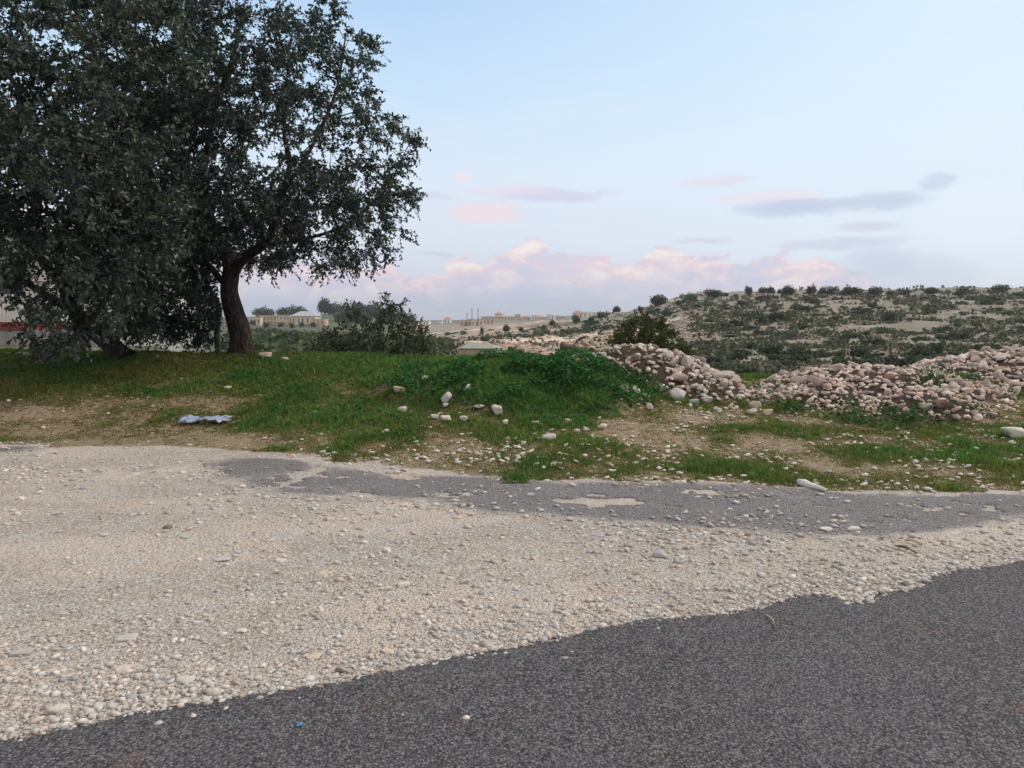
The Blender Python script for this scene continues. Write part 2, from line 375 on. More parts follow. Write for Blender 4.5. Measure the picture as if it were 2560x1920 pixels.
def make_leaf(name, tint=(1,1,1), rough=.5, trans=.25, spec=.35):
    m, T, b = mat(name); a = T.node('ShaderNodeAttribute', attribute_name='Col')
    c = T.mix(1., a.outputs[0], tint, 'MULTIPLY')
    T.put(b.inputs['Base Color'], c); b.inputs['Roughness'].default_value = rough; b.inputs['Specular IOR Level'].default_value = spec
    tr = T.node('ShaderNodeBsdfTranslucent'); T.put(tr.inputs[0], T.mix(1., c, (.8,1.15,.5), 'MULTIPLY'))
    mx = T.node('ShaderNodeMixShader'); mx.inputs[0].default_value = trans
    T.l.new(b.outputs[0], mx.inputs[1]); T.l.new(tr.outputs[0], mx.inputs[2]); T.l.new(mx.outputs[0], T.n['Material Output'].inputs[0])
    return m
M_LEAF = make_leaf('evergreen_leaf', (.90,1.0,1.22), rough=.40, spec=.5); M_GRASS = make_leaf('grass_blade', trans=.3, spec=.15, rough=.7); M_SHRUB = make_leaf('scrub_leaf', rough=.8, trans=.15, spec=.1)
def make_bark(name, a_, b_, sc_=1.):
    m, T, b = mat(name); P = T.scale(pos(T), 1, 1, .35)
    n = T.noise(P, 9*sc_, 6, .7, .5); v = T.vor(P, 14*sc_, 'DISTANCE_TO_EDGE')
    c = T.mix(T.ss(n, .35, .7), a_, b_); c = T.mix(T.m('MULTIPLY', T.ss(v.outputs[0], .12, 0), .7), c, tuple(k*.35 for k in a_))
    T.put(b.inputs['Base Color'], c); bumpn(T, b, T.m('ADD', n, T.ss(v.outputs[0], 0, .15)), .03, 1); return m
M_BARK = make_bark('tree_bark', (.045,.035,.03), (.10,.075,.06))
M_BARKG = make_bark('grey_bark', (.10,.095,.09), (.19,.18,.17))
def plain(name, c, rough=.8, var=.25, scale=3., metal=0, c2=None):
    m, T, b = mat(name); P = objc(T); n = T.noise(P, scale, 5, .65)
    T.put(b.inputs['Base Color'], T.mix(T.ss(n, .35, .7), c, c2 or tuple(k*(1-var) for k in c))); b.inputs['Roughness'].default_value = rough; b.inputs['Metallic'].default_value = metal
    return m
M_CREAM = plain('cream_render', (.66,.54,.42)); M_PEACH = plain('peach_render', (.60,.42,.32)); M_WALLW = plain('white_render', (.72,.71,.68), var=.12)
M_GLASS = plain('dark_window', (.07,.075,.085), .3); M_ROOFG = plain('grey_blue_roof', (.36,.39,.43), .5); M_ROOFT = plain('terracotta_roof', (.42,.20,.14)); M_PARA = plain('roof_edge', (.5,.45,.39))
M_RED = plain('red_brown_band', (.26,.06,.045)); M_GREYW = plain('grey_plinth', (.34,.34,.33)); M_WOOD = plain('weathered_post', (.52,.38,.27), scale=5); M_WOODG = plain('grey_timber', (.46,.42,.36))
M_POLE = plain('dark_pole', (.09,.085,.08)); M_DOME = plain('pink_dome', (.50,.20,.18)); M_BEIGE = plain('beige_concrete', (.47,.39,.28), scale=2); M_LID = plain('weathered_top', (.30,.31,.28)); M_FOIL = plain('blue_white_plastic', (.17,.24,.36), .4, .5, 9, c2=(.38,.43,.50))
M_BLUE = plain('blue_plastic', (.08,.30,.62), .4); M_STICK = plain('bleached_wood', (.62,.62,.58), scale=12); M_LOG = plain('dark_log_bark', (.11,.075,.055), scale=9, c2=(.20,.15,.11)); M_STRAW = plain('dry_straw', (.42,.36,.24)); M_YEL = plain('yellow_petal', (.65,.5,.04)); M_ORL=plain('orange_leaf', (.6,.3,.05))

def make_hill():
    m, T, b = mat('hill_soil'); P = pos(T)
    a = T.node('ShaderNodeAttribute', attribute_name='Col'); s = T.node('ShaderNodeSeparateColor'); T.l.new(a.outputs[0], s.inputs[0])
    pale, pinkm, scrub = s.outputs[0], s.outputs[1], s.outputs[2]
    Ps = T.scale(P, 1, 1, 3.5)
    n0 = T.noise(P, .03, 5, .6); n1 = T.noise(P, .22, 6, .68); n2 = T.noise(Ps, 1.1, 5, .7); st = T.noise(T.scale(P, .35, .8, 2.6), .55, 6, .65)
    c = T.mix(T.ss(n1, .35, .65), (.25,.225,.195), (.16,.155,.125))
    c = T.mix(T.m('MULTIPLY', T.ss(n0, .4, .65), .5), c, (.24,.19,.14))
    c = T.mix(T.m('MULTIPLY', T.ss(n2, .5, .72), .55), c, (.09,.10,.06))
    c = T.mix(T.m('MULTIPLY', T.ss(st, .57, .66), .75), c, (.38,.36,.34))
    pk = T.mix(T.ss(n2, .38, .6), (.42,.28,.21), (.21,.16,.12)); pk = T.mix(T.ss(n1, .5, .7), pk, (.50,.42,.34))
    c = T.mix(T.ss(T.m('ADD', pinkm, T.m('MULTIPLY', T.m('SUBTRACT', n1, .5), 1.8)), .35, .7), c, pk)
    c = T.mix(T.ss(T.m('ADD', pale, T.m('MULTIPLY', T.m('SUBTRACT', n2, .5), 1.4)), .4, .65), c, T.mix(T.ss(n1, .4, .6), (.62,.54,.46), (.50,.38,.30)))
    c = T.mix(T.ss(T.m('ADD', scrub, T.m('MULTIPLY', T.m('SUBTRACT', n2, .5), 1.2)), .5, .75), c, T.mix(T.ss(n1, .4, .6), (.05,.065,.035), (.09,.10,.055)))
    T.put(b.inputs['Base Color'], c); b.inputs['Roughness'].default_value = .95
    bumpn(T, b, T.m('ADD', n2, T.m('MULTIPLY', n1, 2)), .35, .8)
    return m
M_HILL = make_hill()
def make_track():
    m, T, b = mat('pale_track'); P = pos(T); n = T.noise(P, .8, 5, .6)
    T.put(b.inputs['Base Color'], T.mix(T.ss(n, .35, .7), (.50,.43,.36), (.34,.27,.21))); return m
M_TRACK = make_track()

# ------------------------------------------------------------------ rocks
def ico(n):
    import bmesh
    bm = bmesh.new(); bmesh.ops.create_icosphere(bm, subdivisions=n, radius=1)
    v = np.array([x.co[:] for x in bm.verts]); f = np.array([[q.index for q in p.verts] for p in bm.faces]); bm.free(); return v, f
ICO = {k: ico(k) for k in (1, 2, 3)}
def rock_shape(lvl, rs, planes=13, rough=.0, flat=.72):
    """a broken stone: a sphere cut by six roughly square faces and a few chamfers"""
    v, f = ICO[lvl]; ax = np.array([[1,0,0],[-1,0,0],[0,1,0],[0,-1,0],[0,0,1],[0,0,-1.]])+rs.normal(0, .28, (6, 3)); ex = rs.normal(size=(5, 3)); n = np.concatenate([ax, ex]); n /= np.linalg.norm(n, axis=1)[:, None]
    d = np.concatenate([rs.uniform(.50, .82, 6), rs.uniform(.66, .92, 5)])
    k = v @ n.T; r = np.where(k > .05, d/np.maximum(k, .05), 9).min(1); r = np.minimum(r, 1.15)
    o = v*r[:, None]; o *= np.array([rs.uniform(1.0, 1.45), rs.uniform(.85, 1.1), flat*rs.uniform(.8, 1.25)]); return o
def rock_field(P, S, colr, lvl=1, nvar=10, seed=1, flat=.72, planes=11):
    rs = np.random.default_rng(seed); vs = [rock_shape(lvl, rs, planes, .03, flat) for _ in range(nvar)]; f = ICO[lvl][1]; nv = len(vs[0]); N = len(P)
    T = np.array(vs)[rs.integers(0, nvar, N)]
    a = rs.uniform(0, 6.28, N); c, s = np.cos(a), np.sin(a); tx = rs.normal(0, .25, N)
    x = T[:, :, 0]*c[:, None]-T[:, :, 1]*s[:, None]; y = T[:, :, 0]*s[:, None]+T[:, :, 1]*c[:, None]; z = T[:, :, 2] + tx[:, None]*x
    V = np.stack([x, y, z], -1)*S[:, None, None] + P[:, None, :]
    Fi = f[None]+(np.arange(N)*nv)[:, None, None]
    return V.reshape(-1, 3), Fi.reshape(-1, 3), np.repeat(colr, nv, 0)

# ------------------------------------------------------------------ the near ground
def fan(tmin, tmax, nt, ys):
    t = np.linspace(tmin, tmax, nt); Y, Tt = np.meshgrid(ys, t, indexing='ij'); return Tt*Y, Y
def grid_faces(nr, nc):
    i = np.arange(nr*nc).reshape(nr, nc); return np.stack([i[:-1, :-1], i[:-1, 1:], i[1:, 1:], i[1:, :-1]], -1).reshape(-1, 4)
def pxrow(x, y, z): return CX+F*x/y, HR+F*(CAMH-z)/y
# bare patches and lusher patches of the bank: (x, y, rx, ry, strength)
def patch(px, row, wpx, hpx, s):
    p = at(px, row, 0, 18); y2 = at(px, row-hpx, 0, 18).y; return (p.x, p.y, wpx*p.y/F, max(.2, y2-p.y), s)
BARE = [patch(*a) for a in [(40,412,110,14,1.),(95,430,120,10,.8),(200,438,90,9,.9),(290,446,90,8,.7),(205,400,60,9,.7),(60,447,120,6,.8),(655,436,58,16,1.2),(640,452,60,8,.8),(740,452,50,9,.7),(800,462,60,10,.8),(780,440,40,6,.6),(900,440,60,8,.6),(960,470,60,8,.5),(870,470,50,7,.7),(985,418,26,9,1.),(430,456,70,10,.6),(540,470,90,8,.5),(520,450,70,8,.4),(390,470,50,5,.7),(660,478,80,5,.6),(120,385,50,6,.35)]]
LUSH = [patch(*a) for a in [(60,365,140,12,.5),(150,378,120,12,.5),(280,375,90,22,.8),(330,420,90,18,.7),(740,470,70,10,.9),(800,482,50,7,.7),(690,470,50,8,.6),(560,425,35,9,.9),(590,445,30,6,.6),(900,455,90,10,.5),(1000,425,30,10,.8),(950,490,80,6,.4),(880,425,60,7,.6),(380,440,60,8,.3)]]
def grassiness(x, y):
    g = .46 + .9*(fbm(x/1.3, y/1.1, 5, 21)-.5)*2 + .9*(fbm(x*2.6, y*1.7, 4, 22)-.5)*2
    for (cx, cy, rx, ry, s) in BARE: g = g - .72*s*np.exp(-(((x-cx)/rx)**2+((y-cy)/ry)**2)*1.4)
    for (cx, cy, rx, ry, s) in LUSH: g = g + s*np.exp(-(((x-cx)/rx)**2+((y-cy)/ry)**2)*1.4)
    g = g + 1.1*np.clip(mound_h(x, y)*2.6, 0, 1) + .35*sst(12.5, 15, y)
    g = g - 1.6*np.clip(pile_h(x, y)*5, 0, 1)
    e = grass_edge(x, y); g = g - .30*sst(.8, 0, y-e)
    return g
def gravel_alpha(x, y):                                     # 1 on the bank, 0 on the gravel
    e = grass_edge(x, y); return sst(-.15, .30, (y-e) + .9*(fbm(x*1.6, y*2.4, 5, 33)-.5))
# the near road's edge, where the fresh asphalt meets the gravel
EP = [(0,740),(40,731),(116,715),(180,704),(250,694),(324,683),(352,677),(384,671),(463,655),(520,643),(579,632),(640,622),(694,616),(735,611),(764,606),(790,598),(812,595),(832,597),(850,602),(866,602),(876,595),(921,588),(931,578),(954,573),(985,567),(1024,562)]
EX = np.array([(p-CX)/F*1176/(r-HR) for p, r in EP]); EY = np.array([1176/(r-HR) for p, r in EP])
sl = (EY[0]-EY[3])/(EX[0]-EX[3]); EX = np.concatenate([[-40,-6], EX, [7,40]]); EY = np.concatenate([[EY[0]-7.5, EY[0]+(-6-EX[2])*sl*.8], EY, [5.75, 10.5]])
def road_edge(x): return np.interp(x, EX, EY)

ys = np.concatenate([[-60,-35,-20,-10,-4,0], np.linspace(1, 2, 4), np.exp(np.linspace(math.log(2.3), math.log(24), 620))])
t = np.linspace(-1.35, 1.35, 700)
Yg, Tg = np.meshgrid(ys, t, indexing='ij'); Xg = Tg*np.maximum(Yg, 1.)*1.0; Xg = np.where(Yg < 2.2, Tg*(2.2+(2.2-Yg)*1.2), Xg)
Zg = H(Xg, Yg); road_in = sst(.0, .25, road_edge(Xg)-Yg); Zg = Zg - .03*road_in
G = grassiness(Xg, Yg); A = gravel_alpha(Xg, Yg)
me = mesh_np('ground', np.stack([Xg, Yg, Zg], -1).reshape(-1, 3), [grid_faces(*Xg.shape)], None, True)
ca = me.color_attributes.new('Col', 'FLOAT_COLOR', 'POINT')
e_ = grass_edge(Xg, Yg)
dry = np.clip(sst(2.2, .3, Yg-e_)*.9 + sst(-1, 4, Xg)*.3, 0, 1)
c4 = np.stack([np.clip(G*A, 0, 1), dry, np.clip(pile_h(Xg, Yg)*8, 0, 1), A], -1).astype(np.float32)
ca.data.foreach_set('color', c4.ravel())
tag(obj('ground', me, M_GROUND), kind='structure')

# the fresh asphalt road: a sheet with a crumbled edge
xs = np.concatenate([np.linspace(-40,-4,60), np.arange(-4, 6, .012), np.linspace(6, 40, 60)])
ye = road_edge(xs) + .10*(fbm(xs*3, xs*0+3, 4, 40)-.5) + .06*(fbm(xs*22, xs*0+9, 3, 41)-.5)
rows_ = []
for k, (dy, dz) in enumerate([(0, -.03), (-.004, .006), (-.03, .014), (-.12, .018), (-.5, .02), (-1.5, .02), (-4, .02), (-12, .02), (-50, .02)]):
    yy = ye+dy; hz = H(xs, yy); rows_.append(np.stack([xs, yy, hz+dz + (.004*(fbm(xs*30, yy*30, 2, 42)-.5) if 0 < k < 4 else 0)], -1))
V = np.array(rows_); tag(obj('road', mesh_np('road', V.reshape(-1, 3), [grid_faces(len(V), len(xs))[:, ::-1]], None, True), M_ROAD), kind='structure')

# the worn asphalt strip along the bank
OLD = [[(196,461),(240,457),(300,460),(372,471),(460,478),(600,483),(750,486),(830,493),(1024,496),(1300,520),(1300,540),(1024,520),(985,530),(950,538),(880,541),(830,541),(780,538),(700,531),(640,526),(600,523),(560,521),(512,516),(440,508),(400,501),(330,503),(240,496),(215,486),(196,474)],
       [(-60,448),(20,447),(58,453),(62,462),(30,470),(-60,474)], [(76,478),(120,464),(165,459),(192,462),(180,470),(120,480),(88,484)], [(-400,452),(-70,449),(-70,470),(-400,474)]]
gx = np.arange(-9.5, 7.5, .016); gy = np.arange(4.6, 9.9, .016); GX, GY = np.meshgrid(gx, gy); GZ = H(GX, GY)
pxx, rww = pxrow(GX, GY, 0*GZ)
jx = pxx + 26*(fbm(GX*1.7, GY*1.7, 4, 50)-.5); jr = rww + 9*(fbm(GX*1.9, GY*1.9, 5, 51)-.5) + 7*(fbm(GX*9, GY*11, 4, 52)-.5)
ins = np.zeros(GX.shape, bool)
for p in OLD: ins |= inpoly(jx, jr, p)
ins &= .62*fbm(GX*2.3, GY*2.3, 5, 53)+.38*fbm(GX*11, GY*15, 4, 54) < np.interp(pxx, [0,220,420,1024], [.54,.56,.64,.68])
ins &= ~(((jx-602)/46)**2+((jr-502)/4.5)**2 < .5+fbm(GX*8, GY*14, 3, 56))
# keep a soft falling edge: distance-like blur of the mask gives the thickness
mk = ins.astype(float); bl = mk.copy()
for _ in range(5): bl = (bl+np.roll(bl, 1, 0)+np.roll(bl, -1, 0)+np.roll(bl, 1, 1)+np.roll(bl, -1, 1))/5
wb = bl.copy()
for st_ in (2, 3, 5, 7, 9):
    for _ in range(2): wb = (wb+np.roll(wb, st_, 0)+np.roll(wb, -st_, 0)+np.roll(wb, st_*2, 1)+np.roll(wb, -st_*2, 1))/5
OZ = GZ - .010 + .026*sst(.3, .9, bl) + .003*(fbm(GX*9, GY*9, 2, 55)-.5)
fi = grid_faces(*GX.shape); keep = (ins.ravel()[fi].any(1)); fi = fi[keep]; used = np.unique(fi); re = np.zeros(GX.size, int); re[used] = np.arange(len(used))
tag(obj('old_road', mesh_np('old_road', np.stack([GX, GY, OZ], -1).reshape(-1, 3)[used], [re[fi]], np.repeat(sst(.35, .85, wb).reshape(-1, 1)[used], 3, 1), True), M_OLD), kind='structure')
OLDMASK = (gx[0], gy[0], bl)
def on_old(x, y):
    i = np.clip(((y-gy[0])/.016).astype(int), 0, len(gy)-1); j = np.clip(((x-gx[0])/.016).astype(int), 0, len(gx)-1)
    return bl[i, j]*((x > gx[0]) & (x < gx[-1]) & (y > gy[0]) & (y < gy[-1]))

# loose gravel and pebbles (stuff)
def scatter(n, y0, y1, tmax=.76, power=1.6):
    y = y0+(y1-y0)*rng.random(n)**power; return (rng.random(n)*2-1)*tmax*y, y
P_ = []; S_ = []; C_ = []
x, y = scatter(150000, 2.5, 9.9, .8, 1.15)
e = grass_edge(x, y); r_ = road_edge(x); oldm = on_old(x, y)
dens = fbm(x*.9, y*.9, 4, 60); near = np.exp(-abs(y-r_)/.30); near2 = np.exp(-abs(y-r_)/1.3)
px_, rw_ = pxrow(x, y, 0*x)
blob = np.exp(-(((px_-845)/60)**2+((rw_-588)/16)**2)) + .6*np.exp(-(((px_-700)/90)**2+((rw_-540)/16)**2)) + .7*np.exp(-(((px_-480)/110)**2+((rw_-630)/30)**2)) + .5*np.exp(-(((px_-350)/90)**2+((rw_-585)/30)**2))+ .6*np.exp(-(((px_-120)/150)**2+((rw_-690)/30)**2))
smz = np.exp(-((px_-230)/280)**2-((rw_-535)/38)**2) + np.exp(-((px_-860)/170)**2-((rw_-560)/16)**2)
p = (.05 + .42*sst(.5, .60, dens)*(1-.85*np.clip(smz, 0, 1)) + .8*near + .12*near2 + .5*blob)*np.maximum(sst(-.07, .03, y-r_), .012*sst(-1.6, 0, y-r_))*(y < e+.5)*np.where(oldm > .4, .22, 1)
k = rng.random(len(x)) < p; x, y, near, blob, r_ = x[k], y[k], near[k], blob[k], r_[k]
s = (.0035+.022*rng.random(len(x))**6 + .009*(near+blob)*rng.random(len(x))**1.5)*np.clip(y/4.5, .85, 1.5)
z = H(x, y)+s*.15 + on_old(x, y)*.02 + .012*(y < r_)
cr = rng.random((len(x), 1)); cc = np.where(cr < .35, [[.56,.53,.50]], np.where(cr < .62, [[.45,.45,.45]], np.where(cr < .88, [[.50,.45,.40]], [[.50,.42,.38]])))*rng.uniform(.65, 1.1, (len(x), 1))
V1, F1, K1 = rock_field(np.stack([x, y, z], -1), s, cc, 1, 14, 61, .6, 9)
tag(obj('gravel', mesh_np('gravel', V1, [F1], K1), M_PEB), 'loose pale limestone gravel scattered over the dusty lot beside the asphalt', 'gravel', kind='stuff')

# pale stone chips in the grass (stuff)
x, y = scatter(26000, 7., 16.5, .74, 1.25); e = grass_edge(x, y); px_, rw_ = pxrow(x, y, H(x, y))
cl = .10 + .9*np.exp(-(((px_-520)/150)**2+((rw_-445)/22)**2)) + .6*np.exp(-(((px_-720)/110)**2+((rw_-440)/22)**2)) + .45*np.exp(-(((px_-900)/110)**2+((rw_-440)/25)**2)) + .35*(rw_ > 455)+ .6*np.clip(np.exp(-((px_-700)/120)**2)*(rw_ < 420)*(rw_ > 400), 0, 1)
cl = cl*(.3+1.4*sst(.42, .62, fbm(x*1.7, y*1.7, 4, 66))) - .6*np.clip(mound_h(x, y)*2, 0, .8)
k = (rng.random(len(x)) < cl*.36) & (y > e-.1) & (pile_h(x, y) < .1); x, y = x[k], y[k]
s = .012+.034*rng.random(len(x))**3.; z = H(x, y)+s*.35
cc = np.where(rng.random((len(x), 1)) < .6, [[.60,.59,.53]], [[.55,.46,.38]])*rng.uniform(.7, 1.1, (len(x), 1))
V1, F1, K1 = rock_field(np.stack([x, y, z], -1), s, cc, 1, 12, 67, .55, 9)
tag(obj('stone_chips', mesh_np('stone_chips', V1, [F1], K1), M_PEB), 'small pale stone chips strewn among the thin grass of the bank', 'stones', kind='stuff')

# ------------------------------------------------------------------ far land
ysf = np.exp(np.linspace(math.log(23), math.log(7000), 430)); tf = np.linspace(-1.4, 1.4, 760)
Yf, Tf = np.meshgrid(ysf, tf, indexing='ij'); Xf = Tf*Yf; Zf = H(Xf, Yf); Zf = Zf - .05*(Yf < 24)
cf = CX+F*Tf
nz = fbm(Xf/30, Yf/30, 3, 70)
pale = np.exp(-((Yf-(168+14*(nz-.5)))/9)**2)*sst(455, 490, cf)*sst(730, 640, cf)*1.0 + .8*np.exp(-((Yf-118)/6)**2)*sst(280, 300, cf)*sst(410, 350, cf)
pale = pale + .5*np.exp(-((Yf-(215+60*(nz-.5)))/7)**2)*sst(470, 520, cf)*sst(620, 590, cf)
pinkm = sst(78, 95, Yf)*sst(172, 150, Yf)*sst(430, 470, cf)*sst(720, 600, cf) + .55*sst(170, 240, Yf)*sst(420, 470, cf)*sst(620, 560, cf)*sst(900, 500, Yf)
scrub = (.35+.5*(nz-.5))*np.ones_like(Yf); scrub = scrub*(1-.8*np.clip(pale+pinkm, 0, 1)) + .5*sst(250, 290, Yf)*sst(520, 430, Yf)*sst(490, 530, cf)*sst(660, 620, cf) + .45*sst(430, 380, cf) + .3*sst(500, 900, Yf)
me = mesh_np('hills', np.stack([Xf, Yf, Zf], -1).reshape(-1, 3), [grid_faces(*Xf.shape)], np.stack([pale, pinkm, scrub], -1).reshape(-1, 3), True)
tag(obj('hills', me, M_HILL), kind='structure')
# pale tracks on the slopes
def track(pts, wid, dmin=40):
    P = []
    for (a, b_), (c, d_) in zip(pts[:-1], pts[1:]):
        for k in range(8): P.append(at(a+(c-a)*k/8, b_+(d_-b_)*k/8, dmin))
    P = [Vector((p.x, p.y, 0)) for p in P]
    for _ in range(3): P = [P[0]]+[(P[i-1]+P[i]*2+P[i+1])/4 for i in range(1, len(P)-1)]+[P[-1]]
    L = []
    for i, p in enumerate(P):
        d = (P[min(i+1, len(P)-1)]-P[max(i-1, 0)]).normalized(); n = Vector((-d.y, d.x, 0)); ww = wid*(.75+.5*random.random())
        for s_ in (-1, -.33, .33, 1):
            q = p+n*ww*.5*s_; L.append((q.x, q.y, h(q.x, q.y)+.12+ (.1 if abs(s_) < .5 else -.3)))
    V = np.array(L); tag(obj('track', mesh_np('track', V, [grid_faces(len(P), 4)], None, True), M_TRACK), kind='structure')
track([(452,339),(520,330),(580,318),(640,305),(700,297)], 3.5)
track([(405,334),(470,331),(530,323),(560,318)], 7)
track([(560,320),(612,313),(650,304)], 3)
track([(440,345),(500,340),(560,338),(600,338)], 2.)

# ------------------------------------------------------------------ foliage
def leaf_mesh(P, D, N, L, Wd, colr, fold=.25):
    """P base, D axis, N normal (n,3), L length, Wd half width -> vertices and two quads a leaf"""
    D = D/np.linalg.norm(D, axis=1)[:, None]; S = np.cross(N, D); S /= (np.linalg.norm(S, axis=1)[:, None]+1e-9); N = np.cross(D, S)
    n = len(P); L = L[:, None]; Wd = Wd[:, None]
    v = [P, P+D*L*.32+S*Wd+N*Wd*fold, P+D*L*.74+S*Wd*.85+N*Wd*fold, P+D*L-N*L*.08, P+D*L*.74-S*Wd*.85+N*Wd*fold, P+D*L*.32-S*Wd+N*Wd*fold]
    V = np.stack(v, 1).reshape(-1, 3); b = (np.arange(n)*6)[:, None]
    return V, np.concatenate([b+np.array([[0,1,2,3]]), b+np.array([[0,3,4,5]])]), np.repeat(colr, 6, 0)
def unit(n, r=rng):
    v = r.normal(size=(n, 3)); return v/np.linalg.norm(v, axis=1)[:, None]
def sprigs(centres, outward, ns, nl, slen, leaf, wratio, colf, droop=.25, spread=1.):
    """leafy sprigs radiating from each cluster centre"""
    n = len(centres)*ns; c = np.repeat(centres, ns, 0); o = np.repeat(outward, ns, 0)
    d = unit(n)*spread + o*.7; d[:, 2] += .15; d /= np.linalg.norm(d, axis=1)[:, None]
    ln = slen*rng.uniform(.5, 1.3, n); start = c + unit(n)*slen*.25
    tt = np.tile((np.arange(nl)+.6)/nl, n); c2 = np.repeat(start, nl, 0); d2 = np.repeat(d, nl, 0); l2 = np.repeat(ln, nl)
    P = c2 + d2*(tt*l2)[:, None]; P[:, 2] -= droop*l2*tt**2
    D = d2*.55 + unit(len(P)) ; D[:, 2] -= .25; N = unit(len(P)); N[:, 2] += .8
    sz = leaf*rng.uniform(.6, 1.25, len(P)); clump = np.repeat(rng.uniform(.0, 1., len(centres)), ns*nl)
    V, Fc, K = leaf_mesh(P, D, N, sz, sz*wratio, colf(len(P), clump))
    mid = start+d*(ln*.5)[:, None]; mid[:, 2] -= droop*ln*.25; end = start+d*ln[:, None]; end[:, 2] -= droop*ln
    return V, Fc, K, start, mid, end
def stick_tubes(segs, n=3):
    """segs: list of (A,B,ra,rb) arrays -> open frusta"""
    A_, B_, ra, rb = segs; d = B_-A_; d /= (np.linalg.norm(d, axis=1)[:, None]+1e-9); u = np.cross(d, np.array([[.31,.9,.21]])); u /= np.linalg.norm(u, axis=1)[:, None]; v = np.cross(d, u)
    a = np.arange(n)*2*math.pi/n; ca_, sa_ = np.cos(a)[None, :, None], np.sin(a)[None, :, None]
    R0 = A_[:, None]+(u[:, None]*ca_+v[:, None]*sa_)*ra[:, None, None]; R1 = B_[:, None]+(u[:, None]*ca_+v[:, None]*sa_)*rb[:, None, None]
    V = np.concatenate([R0, R1], 1).reshape(-1, 3); b = (np.arange(len(A_))*2*n)[:, None]
    Fc = np.concatenate([b+np.array([[k, (k+1) % n, n+(k+1) % n, n+k]]) for k in range(n)]); return V, Fc
def skeleton(limbs, attract, tip=.007, seg=.35, exp=2.35):
    """limbs: list of [(Vector, radius) ...], the first of each after the trunk starts on an existing node"""
    X = []; par = []; rad = []
    for lb in limbs:
        pts = [np.array(p) for p, r in lb]; rs = [r for p, r in lb]; prev = -1
        if X: prev = int(np.argmin(np.linalg.norm(np.array(X)-pts[0], axis=1)))
        dense = []
        for i in range(len(pts)-1):
            k = max(2, int(np.linalg.norm(pts[i+1]-pts[i])/.16))
            for q in range(k):
                f = q/k; p0 = pts[max(i-1, 0)]; p1 = pts[i]; p2 = pts[i+1]; p3 = pts[min(i+2, len(pts)-1)]
                dense.append((.5*((2*p1)+(p2-p0)*f+(2*p0-5*p1+4*p2-p3)*f*f+(3*p1-p0-3*p2+p3)*f**3), rs[i]*(1-f)+rs[i+1]*f))
        dense.append((pts[-1], rs[-1]))
        for q, (p, r) in enumerate(dense):
            X.append(p); par.append(prev); rad.append(r); prev = len(X)-1
    nman = len(X); XA = np.array(X); att = np.array(attract); root = XA[0]
    XL = list(X); d0 = np.array([np.min(np.linalg.norm(XA-a, axis=1)) for a in att]); ends = []
    base_ok = XA[:, 2] > XA[0, 2]+1.2
    for ai in np.argsort(d0):
        a = att[ai]; arr = np.array(XL); dist = np.linalg.norm(arr-a, axis=1); dist[:nman] = np.where(base_ok, dist[:nman], 99)
        # prefer a node that lies nearer the trunk than the target
        dist = dist + .6*np.maximum(0, np.linalg.norm(arr-root, axis=1)-np.linalg.norm(a-root))
        j = int(np.argmin(dist)); p = arr[j]; k = max(1, int(np.linalg.norm(a-p)/seg)); prev = j; side = rng.normal(size=3)*.10*np.linalg.norm(a-p)
        for q in range(1, k+1):
            f = q/k; XL.append(p*(1-f)+a*f+side*math.sin(math.pi*f)); par.append(prev); rad.append(0); prev = len(XL)-1
        ends.append(prev)
    X = np.array(XL); n = len(X); acc = np.zeros(n)
    for i in range(n-1, -1, -1):
        r = max(tip, acc[i]**(1/exp)) if acc[i] > 0 else tip
        if i < nman: r = rad[i]
        else: rad[i] = r
        if par[i] >= 0: acc[par[i]] += rad[i]**exp
    rad = np.array(rad); par = np.array(par); idx = np.nonzero(par >= 0)[0]
    rp = np.minimum(rad[par[idx]], np.where(idx < nman, rad[par[idx]], rad[idx]*1.25))
    return X, par, rad, idx, rp, nman
def branch_mesh(X, par, rad, idx, rp, nman, sprig=None):
    VV = []; FF = []; off = 0
    for sel, n in ((idx[rad[idx] > .02], 9), (idx[rad[idx] <= .02], 4)):
        if not len(sel): continue
        r0 = rp[np.isin(idx, sel)]; V, Fc = stick_tubes((X[par[sel]], X[sel], r0, rad[sel]), n); VV.append(V); FF.append(Fc+off); off += len(V)
    if sprig is not None:
        s, m_, e = sprig
        for A_, B_, a_, b_ in ((s, m_, .006, .004), (m_, e, .004, .002)):
            V, Fc = stick_tubes((A_, B_, np.full(len(A_), a_), np.full(len(A_), b_)), 3); VV.append(V); FF.append(Fc+off); off += len(V)
    return mesh_np('branches', np.concatenate(VV), [np.concatenate(FF)], None, True)
